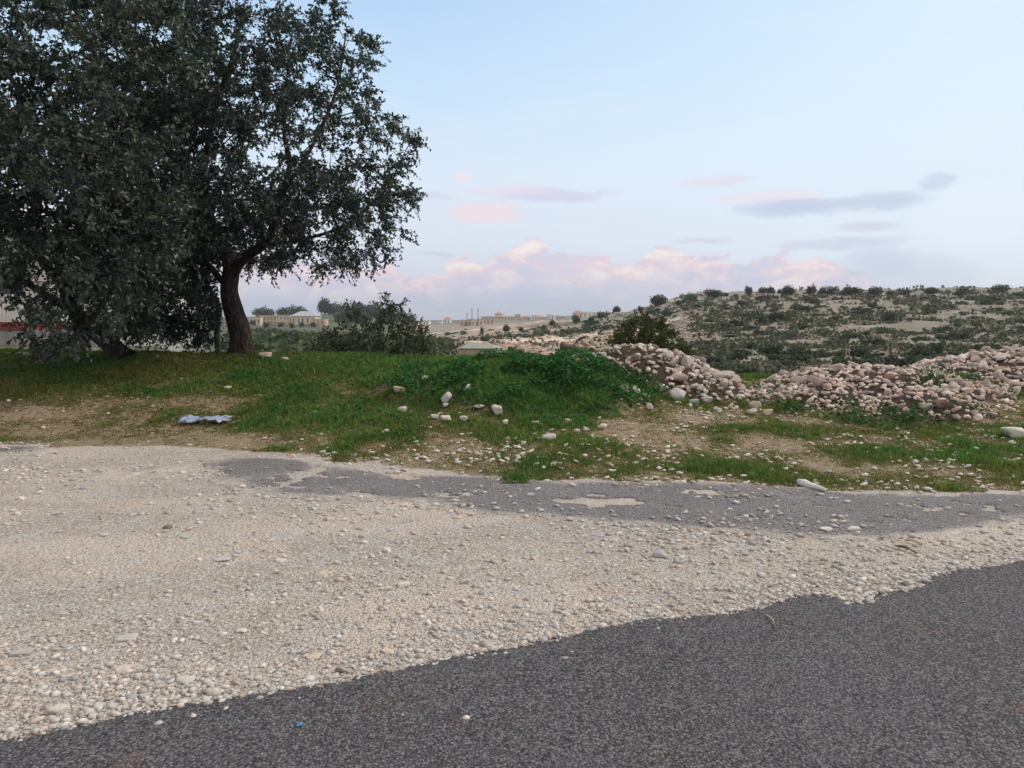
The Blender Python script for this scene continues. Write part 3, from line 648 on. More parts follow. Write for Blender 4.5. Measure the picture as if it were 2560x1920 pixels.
def trunk_mesh(pts, sides=22, flare=1.5, seed=0):
    """a gnarled trunk: dense rings, ridged and knobbly, flaring into the ground"""
    P = [np.array(p) for p, r in pts]; rs = [r for p, r in pts]; ring = []
    dn = []
    for i in range(len(P)-1):
        k = 10
        for q in range(k + (i == len(P)-2)):
            f = q/k; p0 = P[max(i-1, 0)]; p1 = P[i]; p2 = P[i+1]; p3 = P[min(i+2, len(P)-1)]
            dn.append((.5*((2*p1)+(p2-p0)*f+(2*p0-5*p1+4*p2-p3)*f*f+(3*p1-p0-3*p2+p3)*f**3), rs[i]*(1-f)+rs[i+1]*f))
    a = np.arange(sides)*2*math.pi/sides; V = []
    for i, (p, r) in enumerate(dn):
        d = dn[min(i+1, len(dn)-1)][0]-dn[max(i-1, 0)][0]; d /= np.linalg.norm(d); u = np.cross(d, [.1, 1, .1]); u /= np.linalg.norm(u); v = np.cross(d, u)
        hh = np.linalg.norm(p-dn[0][0]); fl = 1+(flare-1)*math.exp(-hh/.28)
        rr = r*fl*(1+.10*np.sin(a*3+hh*1.1+seed)+.06*np.sin(a*7-hh*2.3)+.16*(fbm(a*0+hh*2.2+seed, np.cos(a)*1.6+5, 3, 5)-.5)*2)
        V.append(p+u*(np.cos(a)*rr)[:, None]+v*(np.sin(a)*rr)[:, None])
    V = np.array(V); nr = len(V); i = np.arange(nr*sides).reshape(nr, sides)
    Fc = np.stack([i[:-1], np.roll(i[:-1], -1, 1), np.roll(i[1:], -1, 1), i[1:]], -1).reshape(-1, 4)
    return mesh_np('trunk', V.reshape(-1, 3), [Fc], None, True)
def P3(px, row, y): return ((px-CX)/F*y, y, CAMH-(row-HR)/F*y)
def dark_leaf(n, clump):
    g = rng.random((n, 1)); c = np.where(g < .62, [[.034,.046,.043]], np.where(g < .85, [[.052,.068,.052]], [[.095,.108,.060]]))
    c = c*(.75+.5*clump[:, None])*rng.uniform(.75, 1.25, (n, 1)); k = rng.random(n) < .006; c[k] = [.16,.08,.04]; return c
def warm_leaf(n, clump):
    g = rng.random((n, 1)); c = np.where(g < .5, [[.036,.048,.040]], np.where(g < .8, [[.058,.074,.048]], [[.11,.12,.06]]))
    return c*(.7+.6*clump[:, None])*rng.uniform(.75, 1.25, (n, 1))
def gapn(p): return float(.5*(fbm(np.array(p[0]*1.1+p[1]*.4), np.array(p[2]*1.1+3.3), 3, 12)+fbm(np.array(p[1]*1.1-p[0]*.3), np.array(p[2]*1.0+9.3), 3, 13)))
def crown_points(n, c, r, test, inner=.15):
    out_ = []
    while len(out_) < n:
        q = unit(1)[0]*(rng.random()**.42); p = np.array(c)+q*np.array(r)
        if p[2] < c[2]-r[2]*.98: continue
        if not test(p): continue
        if gapn(p) < .395: continue
        if len(out_) and min(np.linalg.norm(np.array(out_[-400:])-p, axis=1)) < .20: continue
        out_.append(p)
    return np.array(out_)
def make_tree(name, label, base, trunk, limbs, pts, centre, ns, nl, slen, leaf, wr, colf, droop, stray=None, flare=1.5, tcol=M_BARK, group=None):
    """trunk / limbs are world points with radii; the thing's Empty stands at the trunk's foot"""
    root = empty(name, base, label, 'tree', group)
    inv = Matrix.Translation(-Vector(base))
    o = np.array(base)
    sk = skeleton([trunk]+limbs, pts); outw = pts-np.array(centre); outw /= np.linalg.norm(outw, axis=1)[:, None]
    V, Fc, K, s, m_, e = sprigs(pts, outw, ns, nl, slen, leaf, wr, colf, droop)
    cr = obj('crown', mesh_np('crown', V-o, [Fc], K), M_LEAF, root)
    X, par, rad, idx, rp, nm = sk; X = X-o
    br = obj('branches', branch_mesh(X, par, rad, idx, rp, nm, (s-o, m_-o, e-o)), tcol, root)
    tk = obj('trunk', trunk_mesh([(np.array(p)-o, r) for p, r in trunk], flare=flare), tcol, root)
    return root

# main tree
SIL = [(290,-150),(286,0),(296,26),(304,30),(318,4),(330,-20),(352,-150),(362,-60),(372,0),(382,28),(386,44),(372,56),(372,84),(378,112),(396,120),(408,114),(415,104),(422,120),(428,134),(420,150),(407,162),(412,178),(427,186),(427,205),(416,216),(408,240),(411,254),(400,260),(384,268),(362,266),(345,270),(322,268),(300,258),(284,264),(266,270),(250,268),(238,255),(224,262),(205,288),(212,322),(196,346),(150,350),(90,345),(60,200),(60,-150)]
yb = 16.0; tb = at(243, 356); yb = tb.y
base = (tb.x, tb.y, tb.z)
def ok(p):
    a, b_ = pxrow(p[0], p[1], p[2]); 
    if p[1] < yb+.1 and 215 < b_ < 300 and abs(a-np.interp(b_, [215,246,262,285,300], [277,258,243,230,230])) < 15: return False
    return bool(inpoly(np.array([a]), np.array([b_]), SIL)[0]) and p[2] > h(p[0], p[1])+.25
cA = np.array([(236-CX)/F*yb, yb, 5.6])
ptsA = crown_points(1180, (cA[0]-.3, cA[1], 5.3), (4.5, 3.6, 4.5), ok)
_n = len(ptsA)
ptsA = ptsA[~((np.array([pxrow(*p)[0] for p in ptsA]) > 250) & (np.array([pxrow(*p)[1] for p in ptsA]) < 150) & (rng.random(_n) < .35))]
T0 = [(P3(244, 357, yb), .25), (P3(241, 335, yb), .215), (P3(234, 310, yb+.05), .20), (P3(229, 290, yb+.1), .19), (P3(231, 268, yb+.1), .17), (P3(222, 245, yb+.2), .12)]
LA = [[(P3(230, 280, yb+.1), .13), (P3(243, 258, yb-.1), .12), (P3(262, 246, yb-.3), .105), (P3(274, 225, yb-.4), .09), (P3(281, 195, yb-.5), .08), (P3(290, 165, yb-.4), .06), (P3(284, 130, yb-.5), .045), (P3(290, 80, yb), .03)],
      [(P3(262, 246, yb-.3), .05), (P3(300, 240, yb-.7), .04), (P3(345, 225, yb-.9), .03), (P3(385, 190, yb-.8), .02)],
      [(P3(222, 245, yb+.2), .11), (P3(210, 215, yb+.4), .09), (P3(205, 170, yb+.6), .07), (P3(215, 110, yb+.3), .05), (P3(235, 50, yb), .035)],
      [(P3(228, 288, yb+.1), .08), (P3(205, 262, yb+.8), .07), (P3(170, 235, yb+1.2), .055), (P3(130, 190, yb+1.3), .04)],
      [(P3(281, 195, yb-.5), .05), (P3(310, 150, yb-.8), .04), (P3(335, 95, yb-.6), .03), (P3(345, 40, yb-.3), .02)],
      [(P3(205, 262, yb+.8), .05), (P3(180, 262, yb-1), .05), (P3(140, 270, yb-2), .03), (P3(110, 300, yb-2.4), .02)]]
make_tree('evergreen_oak', 'big dark evergreen tree with a forked trunk standing on the grassy bank', base, T0, LA, ptsA, cA, 8, 15, .38, .082, .25, dark_leaf, .28)
# second stem, curving up to the left beside the trunk: a slim tree of its own
tb2 = at(221, 356); y2 = tb2.y+.3
def ok2(p):
    a, b_ = pxrow(p[0], p[1], p[2]); return 120 < a < 212 and p[2] > h(p[0], p[1])+.35
pts2 = crown_points(230, (P3(165, 300, y2)[0], y2+.2, 2.5), (1.6, 1.5, 1.5), ok2)
make_tree('evergreen_oak', 'slim curved grey stem leaning left right beside the big forked trunk', (tb2.x, y2, tb2.z),
          [(P3(220, 357, y2), .07), (P3(217, 335, y2), .062), (P3(219, 312, y2), .06), (P3(215, 297, y2), .055), (P3(203, 282, y2), .05), (P3(188, 272, y2), .04)],
          [[(P3(203, 282, y2), .035), (P3(180, 290, y2-.3), .025), (P3(160, 310, y2-.5), .02)], [(P3(188, 272, y2), .035), (P3(160, 270, y2), .025)]],
          pts2, P3(165, 300, y2), 6, 12, .34, .09, .24, dark_leaf, .35, flare=1.2, tcol=M_BARKG)
# left tree, nearer, crown hanging to the ground
tb3 = at(124, 358); y3 = tb3.y-.3
SIL3 = [(-900,-400),(150,-400),(190,-40),(200,60),(170,150),(195,220),(150,300),(150,335),(60,347),(26,342),(14,290),(0,266),(-300,250),(-900,200)]
def ok3(p):
    a, b_ = pxrow(p[0], p[1], p[2])
    if b_ > 331 and 84 < a < 136 and p[1] < y3+1: return False
    return bool(inpoly(np.array([a]), np.array([b_]), SIL3)[0]) and p[2] > h(p[0], p[1])+.2
c3 = (P3(20, 200, 13.6)[0], 13.6, 4.9)
pts3 = crown_points(1080, c3, (5.2, 3.3, 4.7), ok3)
make_tree('evergreen_oak', 'spreading tree at the left edge, leaning trunk, foliage hanging to the grass', (tb3.x, y3, tb3.z),
          [(P3(124, 359, y3), .20), (P3(112, 345, y3), .17), (P3(96, 332, y3-.1), .155), (P3(78, 316, y3-.4), .14), (P3(66, 290, y3-.6), .13)],
          [[(P3(66, 290, y3-.6), .12), (P3(60, 240, y3-.8), .10), (P3(90, 170, y3-.6), .07), (P3(110, 90, y3-.5), .05)],
           [(P3(66, 290, y3-.6), .10), (P3(20, 230, y3-1), .08), (P3(-20, 160, y3-1.2), .06), (P3(-40, 60, y3-1), .04)],
           [(P3(78, 316, y3-.4), .07), (P3(20, 280, y3-1.6), .06), (P3(-60, 250, y3-2), .04)],
           [(P3(60, 240, y3-.8), .06), (P3(110, 220, y3-1.8), .05), (P3(140, 200, y3-2.3), .03)]],
          pts3, c3, 8, 15, .38, .085, .25, warm_leaf, .3)

def bush_thing(name, label, cat, base, pts, centre, ns, nl, slen, leaf, wr, colf, droop, stems, tip=.005, mat_=None):
    root = empty(name, base, label, cat); o = np.array(base)
    pts = np.asarray(pts); XX = []; 
    sk = skeleton(stems, pts, tip=tip, seg=.25); outw = pts-np.array(centre); outw /= np.linalg.norm(outw, axis=1)[:, None]
    V, Fc, K, s, m_, e = sprigs(pts, outw, ns, nl, slen, leaf, wr, colf, droop)
    obj('foliage', mesh_np('foliage', V-o, [Fc], K), mat_ or M_SHRUB, root)
    X, par, rad, idx, rp, nm = sk; X = X-o
    obj('stems', branch_mesh(X, par, rad, idx, rp, nm, (s-o, m_-o, e-o)), M_BARKG, root)
    return root
def olive_leaf(n, clump):
    c = np.where(rng.random((n, 1)) < .6, [[.055,.075,.045]], [[.085,.105,.060]]); return c*(.6+.8*clump[:, None])*rng.uniform(.8, 1.2, (n, 1))
def bushgreen(n, clump):
    c = np.where(rng.random((n, 1)) < .7, [[.060,.075,.030]], [[.105,.120,.045]]); return c*(.6+.8*clump[:, None])*rng.uniform(.8, 1.2, (n, 1))
# sparse sapling-like bush
yb_ = 21.; bz = h(P3(378, 350, yb_)[0], yb_); SB = [(322,338),(345,326),(352,316),(346,308),(356,306),(362,316),(378,311),(376,303),(384,302),(388,310),(394,303),(402,306),(400,318),(412,324),(424,334),(432,350),(430,372),(330,372),(318,350)]
def okb(p):
    a, b_ = pxrow(p[0], p[1], p[2]); return bool(inpoly(np.array([a]), np.array([b_]), SB)[0])
def pts_in(n, px0, px1, r0, r1, y0, y1, test):
    o = []
    while len(o) < n:
        y = rng.uniform(y0, y1); p = P3(rng.uniform(px0, px1), rng.uniform(r0, r1), y)
        if test(p): o.append(p)
    return np.array(o)
pb = pts_in(150, 318, 434, 301, 372, yb_-1.2, yb_+1.2, okb)
bc = P3(378, 352, yb_); foot = (bc[0], yb_, bz)
st_ = [[(foot, .05), ((foot[0], yb_, foot[2]+.5), .045), (P3(378, 345, yb_), .035), (P3(380, 325, yb_), .02)]]
for a_, b_ in ((345,320),(360,318),(395,316),(412,335),(335,345),(420,350)): st_.append([((foot[0], yb_, foot[2]+.3), .035), (P3((a_+378)/2, (b_+352)/2+3, yb_), .025), (P3(a_, b_, yb_), .012)])
bush_thing('bush', 'open straggly grey-green bush with shoots against the sky, right of the big tree', 'bush', foot, pb, bc, 6, 7, .34, .10, .22, olive_leaf, .1, st_)
# dense dark bush behind the rubble
yd = 22.; dz = h(P3(640, 350, yd)[0], yd); SD = [(612,352),(610,342),(618,336),(622,326),(634,321),(644,319),(660,322),(672,328),(676,338),(684,345),(690,352),(690,380),(600,380)]
def okd(p):
    a, b_ = pxrow(p[0], p[1], p[2]); return bool(inpoly(np.array([a]), np.array([b_]), SD)[0])
pdn = pts_in(330, 600, 692, 319, 380, yd-1.1, yd+1.1, okd); fd_ = (P3(645, 350, yd)[0], yd, dz)
bush_thing('bush', 'dense olive-green bush rising just behind the grey rubble heap', 'bush', fd_, pdn, P3(645, 350, yd), 6, 10, .24, .075, .26, bushgreen, .15,
           [[(fd_, .06), (P3(646, 350, yd), .05), (P3(646, 335, yd), .03)], [(P3(646, 360, yd), .04), (P3(630, 345, yd), .03)], [(P3(646, 360, yd), .04), (P3(668, 345, yd), .03)]])

# distant shrubs and trees: templates shared by copies
def blob_foliage(seed, n, lumps, leaf, colf, zsq=.75):
    rs = np.random.default_rng(seed); L = []
    for k in range(lumps):
        L.append((rs.uniform(-.55, .55), rs.uniform(-.45, .45), rs.uniform(.25, .6)*1.0, rs.uniform(.28, .5)))
    q = rs.integers(0, lumps, n); c = np.array(L)[q]; d = rs.normal(size=(n, 3)); d /= np.linalg.norm(d, axis=1)[:, None]
    P = c[:, :3]+d*(c[:, 3]*rs.uniform(.55, 1.08, n))[:, None]*np.array([1, 1, zsq]); P[:, 2] = np.abs(P[:, 2])
    D = rs.normal(size=(n, 3)); N = d+rs.normal(size=(n, 3))*.5; sz = leaf*rs.uniform(.6, 1.3, n)
    V, Fc, K = leaf_mesh(P, D, N, sz, sz*.42, colf(n, np.array(rs.uniform(0, 1, lumps))[q])); return mesh_np('foliage', V, [Fc], K)
def scrubcol(n, clump):
    c = np.where(rng.random((n, 1)) < .6, [[.065,.085,.060]], [[.10,.118,.082]]); return c*(.65+.7*clump[:, None])*rng.uniform(.8, 1.2, (n, 1))
def darkscrub(n, clump): return scrubcol(n, clump)*.72
SHR = [blob_foliage(100+i, 420, 5+i % 3, .16, scrubcol if i % 3 else darkscrub, .62) for i in range(8)]
TRC = [blob_foliage(200+i, 900, 8, .12, darkscrub, .85) for i in range(4)]
def far_tree_template(i):
    root = empty('tree', (0, 0, 0), 'x', 'tree'); mb = MB(); mb.tube([(0,0,-.15),(.03,0,.2),(0,.02,.5)], [.05,.04,.03], 6); mb.build('trunk', M_BARK, root)
    mb2 = MB()
    for a in range(4): mb2.tube([(0,0,.25),(.28*math.cos(a*1.6+i), .25*math.sin(a*1.6+i), .5)], [.025,.012], 4)
    mb2.build('branches', M_BARK, root)
    obj('crown', TRC[i], M_SHRUB, root); return root
TT = [far_tree_template(i) for i in range(4)]; tt_used = [False]*4
def far_tree(px, row, wpx, hpx, label, group=None, dmin=40, sink=0.):
    p = at(px, row, dmin, 300 if dmin < 200 else 520); i = random.randrange(4)
    o = TT[i] if not tt_used[i] else copy_tree(TT[i]); tt_used[i] = True
    o.location = (p.x, p.y, p.z-sink); s = wpx*p.y/F/1.9; sz = hpx*p.y/F/1.0; o.scale = (s, s, sz); o.rotation_euler = (0, 0, random.uniform(0, 6.28))
    for k in ('label', 'group'):
        if k in o: del o[k]
    tag(o, label, 'tree', group); return o
CREST = [(658,303,18,9,'lone round dark tree, largest on the ridge, left of the others'),(690,297,13,5,'low flat dark tree second from the left along the ridge'),(712,295,16,7,'broad dark tree third from the left along the ridge'),
 (725,294,5,4,None),(748,292,6,8,'small upright tree on the top of the ridge, left of a close pair'),(762,291,5,6,None),(770,291,9,6,None),(779,291,4,4,None),(791,293,13,8,'wide grey-green tree in the middle of the ridge line'),(810,292,8,9,'round dark tree just right of the middle of the ridge'),
 (823,292,6,7,None),(833,292,9,7,None),(843,293,4,4,None),(853,293,14,8,'wide dark tree toward the right end of the ridge line'),(875,292,12,7,None),(735,295,5,3,None),(892,293,8,5,None),(905,292,10,5,None),(930,291,14,5,None),(965,290,10,5,None),(1000,289,14,6,None)]
for (a, b_, ww, hh, lb) in CREST:
    far_tree(a, b_+2.5, ww*1.6, hh*1.35, lb or 'small dark tree among the row standing on the hill ridge', 'trees along the hill ridge', 100, .3)
for (a, b_, ww, hh) in [(508,321,12,8),(551,319,9,7),(577,317,12,10),(602,318,14,8),(618,312,12,7),(641,311,10,6),(520,325,8,5),(640,322,16,9),(668,316,14,7),(592,322,10,6),(482,331,6,9),(545,329,8,5)]:
    far_tree(a, b_, ww, hh, 'small dark tree or bush on the terraced slope below the ridge', 'trees on the terraced slope', 60, .2)
for (a, b_, ww, hh, lb) in [(262,313,22,9,'wide tree above the cream houses, nearest the big trunk'),(280,313,16,7,None),(294,314,18,9,None),(303,314,12,6,None),(322,312,16,13,'tall dark tree just right of the grey-roofed house'),(334,312,16,10,None),(344,313,14,9,None),(356,314,20,12,None),(370,315,24,12,None),(384,317,22,11,None),(398,319,16,9,None),(412,321,12,7,None),(340,319,26,8,None),(364,321,28,9,None),(390,322,22,7,None),(411,322,8,9,'small pointed tree at the right end of the wooded knoll')]:
    far_tree(a, b_+2, ww*1.25, hh*1.35, lb or 'dark tree in the wooded knoll beyond the straggly bush', 'trees on the far wooded knoll', 300, .3)
for (a, b_) in [(252,324),(266,327),(280,326),(292,327),(302,326),(314,326),(272,323),(306,322)]:
    far_tree(a, b_+1, 8, 6, 'small garden tree in front of the cream houses', 'garden trees by the far houses', 300, .3)
nsh = [0]
def shrub(x, y, s, hz, label, group):
    o = bpy.data.objects.new('shrub', SHR[nsh[0] % 8]); C.objects.link(o); nsh[0] += 1
    if not len(o.data.materials): o.data.materials.append(M_SHRUB)
    o.location = (x, y, h(x, y)-.12*s); o.scale = (s, s, hz); o.rotation_euler = (0, 0, random.uniform(0, 6.28)); tag(o, label, 'shrub', group); return o
cnt = 0; tries = 0; placed = []
while cnt < 220 and tries < 9000:                     # right-hand hillside
    tries += 1; y = math.exp(random.uniform(math.log(48), math.log(255))); c = random.uniform(560, 1075); x = (c-CX)/F*y
    if 560 < c < 690 and 78 < y < 175: continue
    if random.random() > float(.25+1.1*fbm(np.array([x/22]), np.array([y/22]), 3, 80)[0]): continue
    rr = CX  # row it shows at
    s = random.uniform(.7, 1.9)*(1+(y > 120)*.6)
    if y > 225: continue
    if any(abs(x-q[0]) < .8*s and abs(y-q[1]) < 2*s for q in placed): continue
    placed.append((x, y)); shrub(x, y, s, s*random.uniform(.6, 1.0), 'grey-green shrub dotted over the stony right-hand hillside', 'shrubs on the right-hand hillside'); cnt += 1
for k in range(50):                                   # green valley side behind the big tree
    y = random.uniform(62, 175); c = random.uniform(244, 440); x = (c-CX)/F*y
    if c > 400 and random.random() < .5: continue
    shrub(x, y, random.uniform(1.0, 2.6), random.uniform(.9, 2.2), 'green shrub in the thicket in the valley between the trunk and the straggly bush', 'shrubs in the valley thicket')
for k in range(26):
    y = random.uniform(150, 420); c = random.uniform(440, 600); x = (c-CX)/F*y
    shrub(x, y, random.uniform(1.2, 2.6), random.uniform(.9, 1.8), 'dark shrub on the pale terraced ground between the far houses and the hill', 'shrubs on the pale terraces')
# low scrub carpet (stuff)
n = 17000; y = np.exp(rng.uniform(math.log(42), math.log(290), n)); c = rng.uniform(440, 1080, n); x = (c-CX)/F*y
k = (rng.random(n) < np.interp(y, [195, 235], [1, .25])) & (rng.random(n) < sst(.33, .62, fbm(x/9, y/9, 4, 90))) & ~((c < 690) & (y > 78) & (y < 178) & (rng.random(n) < .9)); x, y = x[k], y[k]
npl = 9; n = len(x); sc_ = rng.uniform(.25, 1.0, n)*np.clip(y/120, .6, 1.4); X_ = np.repeat(np.stack([x, y, H(x, y)], -1), npl, 0); q = unit(len(X_)); q[:, 2] = abs(q[:, 2])*.7; P = X_+q*np.repeat(sc_, npl)[:, None]*rng.uniform(.3, 1, (len(X_), 1))
sz = np.repeat(sc_, npl)*.68*rng.uniform(.6, 1.2, len(P)); kk = np.where(rng.random((len(P), 1)) < .5, [[.068,.082,.056]], [[.14,.135,.10]])*rng.uniform(.7, 1.2, (len(P), 1))
V, Fc, K = leaf_mesh(P, unit(len(P)), q+unit(len(P))*.4, sz, sz*.42, kk)
tag(obj('scrub', mesh_np('scrub', V, [Fc], K), M_SHRUB), 'low dry scrub covering the stony hillside between the shrubs', 'scrub', kind='stuff')
# pale rock outcrops on the hill (stuff)
n = 14000; y = np.exp(rng.uniform(math.log(45), math.log(280), n)); c = rng.uniform(450, 1080, n); x = (c-CX)/F*y
k = (rng.random(n) < .12+.8*sst(.52, .66, fbm(x/14, y/4, 4, 95))); x, y = x[k], y[k]; s = rng.uniform(.10, .42, len(x))*np.clip(y/130, .5, 1.4)
V, Fc, K = rock_field(np.stack([x, y, H(x, y)+s*.2], -1), s, np.array([[.38,.35,.31]])*rng.uniform(.6, 1.15, (len(x), 1)), 1, 10, 96, .5)
tag(obj('rock_outcrops', mesh_np('rock_outcrops', V, [Fc], K), M_RUBS), 'pale limestone outcrops breaking through the soil of the hillside', 'rocks', kind='stuff')

n = 4200; y = rng.uniform(66, 200, n); c = rng.uniform(232, 450, n); x = (c-CX)/F*y
k = rng.random(n) < np.interp(c, [232, 340, 450], [.95, .8, .15])*sst(.22, .5, fbm(x/8, y/8, 3, 93)); x, y = x[k], y[k]; npl = 26; n = len(x); sc_ = rng.uniform(.6, 1.9, n)
X_ = np.repeat(np.stack([x, y, H(x, y)], -1), npl, 0); q = unit(len(X_)); q[:, 2] = abs(q[:, 2])*.8; P = X_+q*np.repeat(sc_, npl)[:, None]*rng.uniform(.5, 1, (len(X_), 1)); sz = np.repeat(sc_, npl)*.42*rng.uniform(.6, 1.2, len(P))
V, Fc, K = leaf_mesh(P, unit(len(P)), q+unit(len(P))*.4, sz, sz*.42, np.repeat(np.where(rng.random((n, 1)) < .5, [[.055,.078,.045]], [[.095,.115,.065]]), npl, 0)*rng.uniform(.7, 1.25, (len(P), 1)))
tag(obj('thicket', mesh_np('thicket', V, [Fc], K), M_SHRUB), 'green thicket filling the valley below the far houses', 'thicket', kind='stuff')
n = 7000; y = np.exp(rng.uniform(math.log(62), math.log(178), n)); c = rng.uniform(400, 705, n); x = (c-CX)/F*y
k = rng.random(n) < .1+.9*sst(.42, .6, fbm(x/9, y/5, 4, 97)); x, y = x[k], y[k]; s = rng.uniform(.12, .55, len(x))*np.clip(y/130, .5, 1.4)
V, Fc, K = rock_field(np.stack([x, y, H(x, y)+s*.15], -1), s, np.where(rng.random((len(x), 1)) < .5, [[.40,.29,.22]], [[.48,.41,.34]])*rng.uniform(.55, 1.15, (len(x), 1)), 1, 10, 98, .5)
tag(obj('broken_rock', mesh_np('broken_rock', V, [Fc], K), M_RUBS), 'pinkish broken rock and spoil on the terraced cut behind the mound', 'rocks', kind='stuff')

# ------------------------------------------------------------------ grass and weeds on the bank
def blades(n, y0, y1, thr, hmin, hmax, wid, cols, seed, dfun, power=1.2, mx=.75):
    rs = np.random.default_rng(seed); nt = n//7
    y = y0+(y1-y0)*rs.random(nt)**power; x = (rs.random(nt)*2-1)*mx*y; g = dfun(x, y); k = rs.random(nt) < sst(*thr, g); x, y, g = x[k], y[k], g[k]
    m_ = len(x); xx = np.repeat(x, 7)+rs.normal(0, .022, m_*7); yy = np.repeat(y, 7)+rs.normal(0, .022, m_*7); gg = np.repeat(g, 7)
    zz = H(xx, yy)-.005; L = rs.uniform(hmin, hmax, len(xx))*np.clip(.55+.5*gg, .5, 1.25); a = rs.uniform(0, 6.28, len(xx)); ln = rs.uniform(.15, .8, len(xx))
    W2 = wid*rs.uniform(.7, 1.3, len(xx))*np.clip(yy/10, .75, 1.4); ux, uy = np.cos(a), np.sin(a); b0 = np.stack([xx-uy*W2, yy+ux*W2, zz], -1); b1 = np.stack([xx+uy*W2, yy-ux*W2, zz], -1)
    md = np.stack([xx+ux*L*ln*.3, yy+uy*L*ln*.3, zz+L*.6], -1); tp = np.stack([xx+ux*L*ln, yy+uy*L*ln, zz+L*.95], -1)
    m0 = md+np.stack([-uy*W2*.7, ux*W2*.7, 0*W2], -1); m1 = md-np.stack([-uy*W2*.7, ux*W2*.7, 0*W2], -1)
    V = np.stack([b0, b1, m1, m0, tp], 1).reshape(-1, 3); b = (np.arange(len(xx))*5)[:, None]
    cr = np.array(cols)[rs.integers(0, len(cols), m_)]; big = fbm(x/1.4, y/1.4, 3, seed)[:, None]; cr = cr*(.75+.6*big); cr = np.repeat(cr, 7, 0)*rs.uniform(.8, 1.2, (m_*7, 1))
    return V, b+np.array([[0,1,2,3]]), b+np.array([[3,2,4]]), np.repeat(cr, 5, 0)
GCOL = [(.035,.085,.022),(.05,.10,.025),(.035,.075,.03),(.085,.12,.035),(.05,.09,.025),(.12,.13,.05)]
def gd(x, y): return np.where(gravel_alpha(x, y) > .5, grassiness(x, y), -9)
GCOL = [(a*1.2, b*1.55, c*1.25) for a, b, c in GCOL]
V, Fq, Ft, K = blades(900000, 6.6, 18.6, (.2, 1.7), .03, .095, .0055, GCOL, 11, gd, 1.1)
gx_, gy_ = V[:, 0], V[:, 1]; sh_ = np.maximum(np.clip(sst(-3, -8, gx_)*.8+.25, 0, .9), sst(1.5, 4.0, gx_)*.65)*sst(.30, .55, fbm(gx_*.8, gy_*.8, 3, 77))*(1-np.clip(mound_h(gx_, gy_)*3, 0, 1)); sh_ = sh_[:, None]; K = K*(1-sh_)+sh_*K.mean(1, keepdims=True)*np.array([[1.9, 1.9, .55]])
tag(obj('grass', mesh_np('grass', V, [Fq, Ft], K), M_GRASS), 'green winter grass growing over the bank and the mound', 'grass', kind='stuff')
V, Fq, Ft, K = blades(700000, 6.4, 15.5, (-.9, .55), .015, .045, .005, [(.16,.15,.05),(.22,.18,.08),(.12,.13,.04),(.10,.12,.035),(.19,.15,.08)], 12, gd, 1.25)
tag(obj('dry_grass', mesh_np('dry_grass', V, [Fq, Ft], K), M_GRASS), 'short yellowed grass and moss thinning toward the gravel', 'grass', kind='stuff')
def weeds(n, fun, seed, leaf, hmax, cols):
    rs = np.random.default_rng(seed); y = rs.uniform(8.5, 18.6, n); x = (rs.random(n)*2-1)*.74*y; k = rs.random(n) < fun(x, y); x, y = x[k], y[k]
    hh = hmax*(.12+1.3*sst(.4, .68, fbm(x*2.2, y*2.2, 4, seed)))*rs.uniform(.2, 1, len(x))*np.interp(y, [13.4, 14.4], [1, .3]); n = len(x)
    P = np.stack([x, y, H(x, y)+hh], -1); D = rs.normal(size=(n, 3)); D[:, 2] *= .5; N = rs.normal(size=(n, 3))*.5; N[:, 2] += 1
    sz = leaf*rs.uniform(.5, 1.4, n); cr = np.array(cols)[rs.integers(0, len(cols), n)]*(.55+.9*fbm(x*1.2, y*1.2, 3, seed+1)[:, None])*rs.uniform(.75, 1.25, (n, 1))
    return leaf_mesh(P, D, N, sz, sz*.38, cr)
wf = lambda x, y: np.clip(mound_h(x, y)*2.6, 0, 1)*.9*(pile_h(x, y) < .12)+.12*sst(.9, 1.5, gd(x, y))
V, Fc, K = weeds(330000, wf, 14, .05, .19, [(.03,.105,.032),(.022,.075,.028),(.05,.14,.035),(.035,.10,.045)])
tag(obj('weeds', mesh_np('weeds', V, [Fc], K), M_GRASS), 'dark green leafy weeds blanketing the mound', 'weeds', kind='stuff')
# fringe of taller weeds along the brow and creeping round the heaps
def wf2(x, y):
    px, rw = pxrow(x, y, H(x, y)); br = np.exp(-((y-17.2)/.7)**2)*sst(.30, .55, fbm(x*.9, y*.3, 3, 44))*(px > 200)*(px < 600)
    foot = np.exp(-((pile_h(x, y)-.08)/.06)**2)*sst(.45, .6, fbm(x*1.1, y*1.1, 3, 45))*.6*(pile_h(x, y) > .004)
    sp = sum(np.exp(-(((px-a)/b_)**2+((rw-c_)/d_)**2)) for a, b_, c_, d_ in [(955,25,382,8),(900,30,423,7),(860,20,421,5),(790,12,412,5),(632,14,377,9),(655,10,392,5),(763,5,395,9),(925,14,385,6)])
    return np.clip(br*.6+foot+sp, 0, 1)
V, Fc, K = weeds(150000, wf2, 15, .055, .17, [(.045,.085,.03),(.06,.10,.035),(.035,.07,.03)])
tag(obj('weeds', mesh_np('weeds', V, [Fc], K), M_GRASS), 'green weeds along the brow and creeping up between the rubble heaps', 'weeds', kind='stuff')
